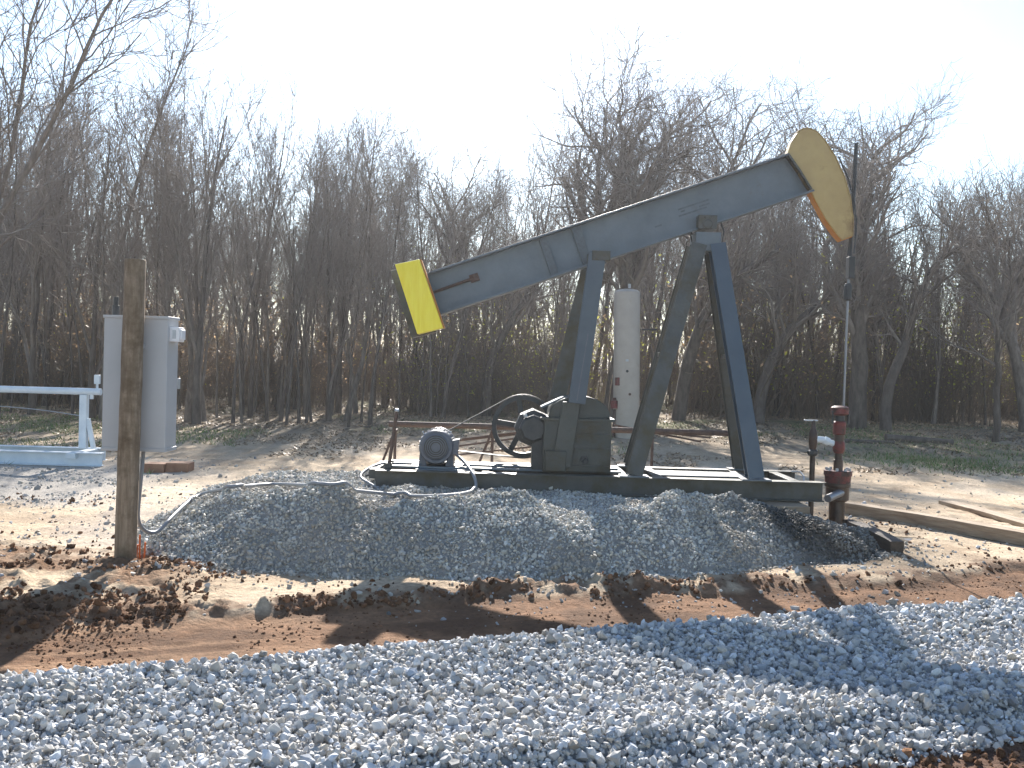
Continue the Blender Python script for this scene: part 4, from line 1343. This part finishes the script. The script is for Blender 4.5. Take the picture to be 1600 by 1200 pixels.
# ------------------------------------------------------------------ white pipe frame on the left
YP = 15.5
PF = thing('pipe_skid', (at(60, 700, YP).x, YP, 0), 'white painted pipe frame on a skid left of the control box', 'pipe frame')
xa = -9.6
zz = at(75, 610, YP).z
MB().tube([Vector((xa, YP, zz)), Vector((at(158, 612, YP).x, YP, zz))], .052, 14).build('top_pipe', 'white_paint', PF, smooth=40)
xp = at(131, 660, YP).x
zlo = at(131, 700, YP).z
MB().bar((xp, YP, zlo), (xp, YP, zz - .05), .1, .11).build('upright', 'white_paint', PF, .004)
MB().bar(Vector((xp + .06, YP, zlo + (zz - zlo) * .52)), Vector((at(146, 700, YP).x, YP, zlo)), .06, .06).build('diagonal_brace', 'white_paint', PF, .004)
MB().bar((xp - 2.2, YP, zlo), (xp - 2.2, YP, zz - .05), .1, .11).build('upright', 'white_paint', PF, .004)
vv_ = at(152, 597, YP)
va = MB().tube([vv_ + Vector((0, 0, -.1)), vv_ + Vector((0, 0, .0))], .02, 8).build('relief_valve', 'white_paint', PF)
MB().box(vv_ + Vector((0, 0, .04)), (.085, .06, .14)).build('valve_head', 'white_paint', va, .01)
MB().tube([vv_ + Vector((-.08, 0, -.13)), vv_ + Vector((-.08, 0, -.26))], .03, 8).build('pipe_stub', 'white_paint', PF)
zs = at(80, 705, YP).z
MB().ibeam((xa, YP - .35, zs - .07), (at(160, 712, YP - .35).x, YP - .35, zs - .07), .16, .2, .015, .015).build('skid_rail', 'white_paint', PF, .003)
MB().ibeam((xa, YP + .45, zs - .07), (at(165, 705, YP + .45).x, YP + .45, zs - .07), .16, .2, .015, .015).build('skid_rail', 'white_paint', PF, .003)
MB().bar((xp, YP - .45, zs - .02), (xp, YP + .5, zs - .02), .14, .08, Vector((1, 0, 0))).build('skid_cross', 'white_paint', PF, .003)
wp = smooth_path([at(-40, 632, 17.5), at(20, 636, 17.5), at(70, 641, 17.5), at(128, 650, 17.4)], 2)
o = MB().tube([p_ - wp[0] for p_ in wp], .008, 6).build('slack_cable', 'galv', None); o.location = wp[0]
tag(o, 'thin slack cable sagging behind the white pipe frame', 'cable')
# ------------------------------------------------------------------ separator tank
YT = 23.0
tb, tt_ = at(979, 658, YT), at(987, 450, YT)
TZ = H(tb.x, YT)
TR = 20.5 * YT / F
TK = thing('separator_tank', (tb.x, YT, TZ), 'tall cream vertical tank with red valves beyond the gearbox', 'tank')
hT = tt_.z - TZ
axT = Vector((tt_.x - tb.x - .10, 0, hT)).normalized()
sh = MB().lathe((tb.x, YT, TZ - .03), axT, [(0, TR * .96), (.12, TR * .96), (.12, TR), (hT - .10, TR), (hT - .06, TR * .95), (hT - .02, TR * .78), (hT, TR * .45), (hT + .01, .02)], 32).build('shell', 'tank', TK, smooth=30)
MB().lathe((tb.x, YT, TZ + .13), axT, [(0, TR + .012), (.025, TR + .012)], 32).build('base_ring', 'tank', sh)
MB().tube([tt_ + Vector((-.05, 0, 0)), tt_ + Vector((-.05, 0, .09))], .03, 10).build('top_fitting', 'galv', TK)
for (px, py) in ((967, 596), (960, 632)):
    q = at(px, py, YT - .15)
    v_ = MB().tube([q + Vector((.0, 0, -.09)), q + Vector((0, 0, .09))], .085, 12).tube([q + Vector((0, 0, .09)), q + Vector((0, 0, .15))], .04, 8).build('red_valve', 'red', TK, .01)
    MB().tube([q, q + Vector((.3, 0, -.02))], .035, 8).build('valve_pipe', 'galv', v_)
MB().tube([at(960, 640, YT - .15), Vector((at(960, 640, YT - .15).x, YT - .15, TZ - .03))], .03, 8).build('down_pipe', 'rust', TK)
MB().tube([at(1003, 515, YT), at(1026, 515, YT)], .02, 8).build('side_nozzle', 'iron', TK)
MB().box(at(980, 563, YT - TR - .005), (.06, .012, .05)).build('name_plate', 'galv', TK)
MB().lathe(at(980, 580, YT - TR + .01), (0, -1, 0), [(0, .03), (.02, .03)], 10).build('sight_plug', 'iron', TK)
MB().lathe(at(984, 616, YT - TR + .01), (0, -1, 0), [(0, .03), (.02, .03)], 10).build('sight_plug', 'rust', TK)
MB().box((at(992, 650, YT).x, YT - TR, TZ + .07), (.1, .03, .09)).build('skirt_opening', 'iron', TK)

# ------------------------------------------------------------------ rusty pipes on stands
YR = 15.0
def stand(px, lab, Yq=YR):
    b_ = at(px, 665, Yq); zz = at(px, 667, Yq).z - .035
    zg_ = H(b_.x, Yq)
    e = thing('pipe_stand', (b_.x, Yq, zg_), lab, 'pipe stand')
    MB().tube([Vector((b_.x, Yq - .0, zg_ - .05)), Vector((b_.x, Yq, zz))], .022, 8).build('leg', 'rust', e)
    MB().tube([Vector((b_.x - .28, Yq + .1, zg_ - .05)), Vector((b_.x - .01, Yq, zz - .03))], .018, 8).build('strut', 'rust', e)
    MB().box((b_.x, Yq, zz - .012), (.05, .34, .024)).build('cross_bar', 'rust', e, .003)
stand(770, 'rusty pipe stand seen through the flywheel')
stand(1020, 'rusty pipe stand between the left samson leg and gearbox')
stand(618, 'rusty pipe stand behind the brake lever')
a_, b_ = at(608, 674, YR), at(835, 667, YR)
o = MB().tube([Vector((0, 0, 0)), Vector((at(1140, 664, YR).x - a_.x, 0, 0))], .042, 12).build('rusty_pipe', 'rust', None, smooth=40)
zz = at(770, 667, YR).z + .006
o.location = (a_.x, YR - .05, zz); tag(o, 'long straight rusty pipe laid level across the stands', 'pipe')
LB = ['topmost thin rusty rod fanning down below the level pipe', 'second thin rusty rod of the fan below the level pipe', 'third thin rusty rod of the fan below the level pipe', 'lowest thin rusty rod touching the sand behind the motor',
      'thin orange rusty rod sloping down right of the left samson leg', 'thin brown rusty rod ending near the back samson leg']
for k, (pa, pb_) in enumerate((((722, 686), (905, 664)), ((700, 690), (905, 668)), ((715, 697), (900, 672)), ((700, 712), (905, 690)), ((960, 664), (1095, 690)), ((965, 668), (1110, 684)))):
    Y1, Y2 = YR + .08 + .05 * k, YR + .12 + .05 * k
    p1, p2 = at(*pa, Y1), at(*pb_, Y2)
    p1.z = max(p1.z, H(p1.x, p1.y) + .01)
    o = MB().tube([Vector((0, 0, 0)), p2 - p1], .016, 6).build('rusty_rod', 'rust', None)
    o.location = p1; tag(o, LB[k], 'rod', 'rusty rods leaning on the pipe rack')

# ------------------------------------------------------------------ fallen wood at the edge of the trees
def log(name, pts, r_a, r_b, lab, Yd):
    P_ = []
    for px, py in pts:
        q = at(px, py, Yd); P_.append(q)
    zs_ = H(P_[0].x, Yd)
    base = Vector((P_[0].x, Yd, zs_))
    P_ = [q - base for q in P_]
    for i, q in enumerate(P_): q.z = H(q.x + base.x, Yd) - base.z + r_a * (.7 - .1 * i)
    n = len(P_)
    o = MB().tube(smooth_path(P_, 2), [r_a + (r_b - r_a) * i / (len(smooth_path(P_, 2)) - 1) for i in range(len(smooth_path(P_, 2)))], 10).build(name, 'bark_dark', None, smooth=60)
    o.location = base; tag(o, lab, 'log')
log('fallen_log', [(1385, 652), (1420, 650), (1460, 650), (1490, 656)], .10, .06, 'dark fallen log lying at the foot of the right hand trees', 23)
log('fallen_branch', [(1290, 652), (1350, 640), (1400, 632)], .06, .03, 'thin fallen branch left of the dark log', 22.5)
log('fallen_tree', [(930, 655), (880, 660), (815, 655)], .09, .05, 'grey fallen trunk on the leaves behind the flywheel', 26)

# glossy patch added for the sunlit glints beside the wellhead
pc = at(1378, 806, 10.35); vs = []; fs = []
for k in range(7):
    for i in range(36):
        a = 2 * math.pi * i / 36; rr_ = k / 6 * .30 * (1 + .25 * math.sin(3 * a + 1) + .2 * math.sin(5 * a))
        xq, yq = pc.x + math.cos(a) * rr_ * 1.3, pc.y + math.sin(a) * rr_
        vs.append((xq, yq, H(xq, yq) * .35 + H(pc.x, pc.y) * .65 + .012 - .02 * (k / 6) ** 4))
for k in range(6):
    for i in range(36): fs.append((k * 36 + i, k * 36 + (i + 1) % 36, (k + 1) * 36 + (i + 1) % 36, (k + 1) * 36 + i))
o = MB().add(vs, fs).build('glint_patch', 'glint', smooth=60)
tag(o, kind='structure')

# ------------------------------------------------------------------ thin volume added to veil the wood and lift its shadows
hz = MB().box((0, 740, 8), (3200, 1560, 20)).build('glare_veil', 'glint')
hm = bpy.data.materials.new('thin haze'); hm.use_nodes = True
hn = hm.node_tree.nodes; hn.clear()
ho = hn.new('ShaderNodeOutputMaterial'); pv = hn.new('ShaderNodeVolumePrincipled')
pv.inputs['Color'].default_value = (.9, .93, 1, 1)
pv.inputs['Density'].default_value = .0007
pv.inputs['Anisotropy'].default_value = .6
hm.node_tree.links.new(pv.outputs[0], ho.inputs['Volume'])
hz.data.materials.clear(); hz.data.materials.append(hm)
tag(hz, None, None, None, 'stuff')
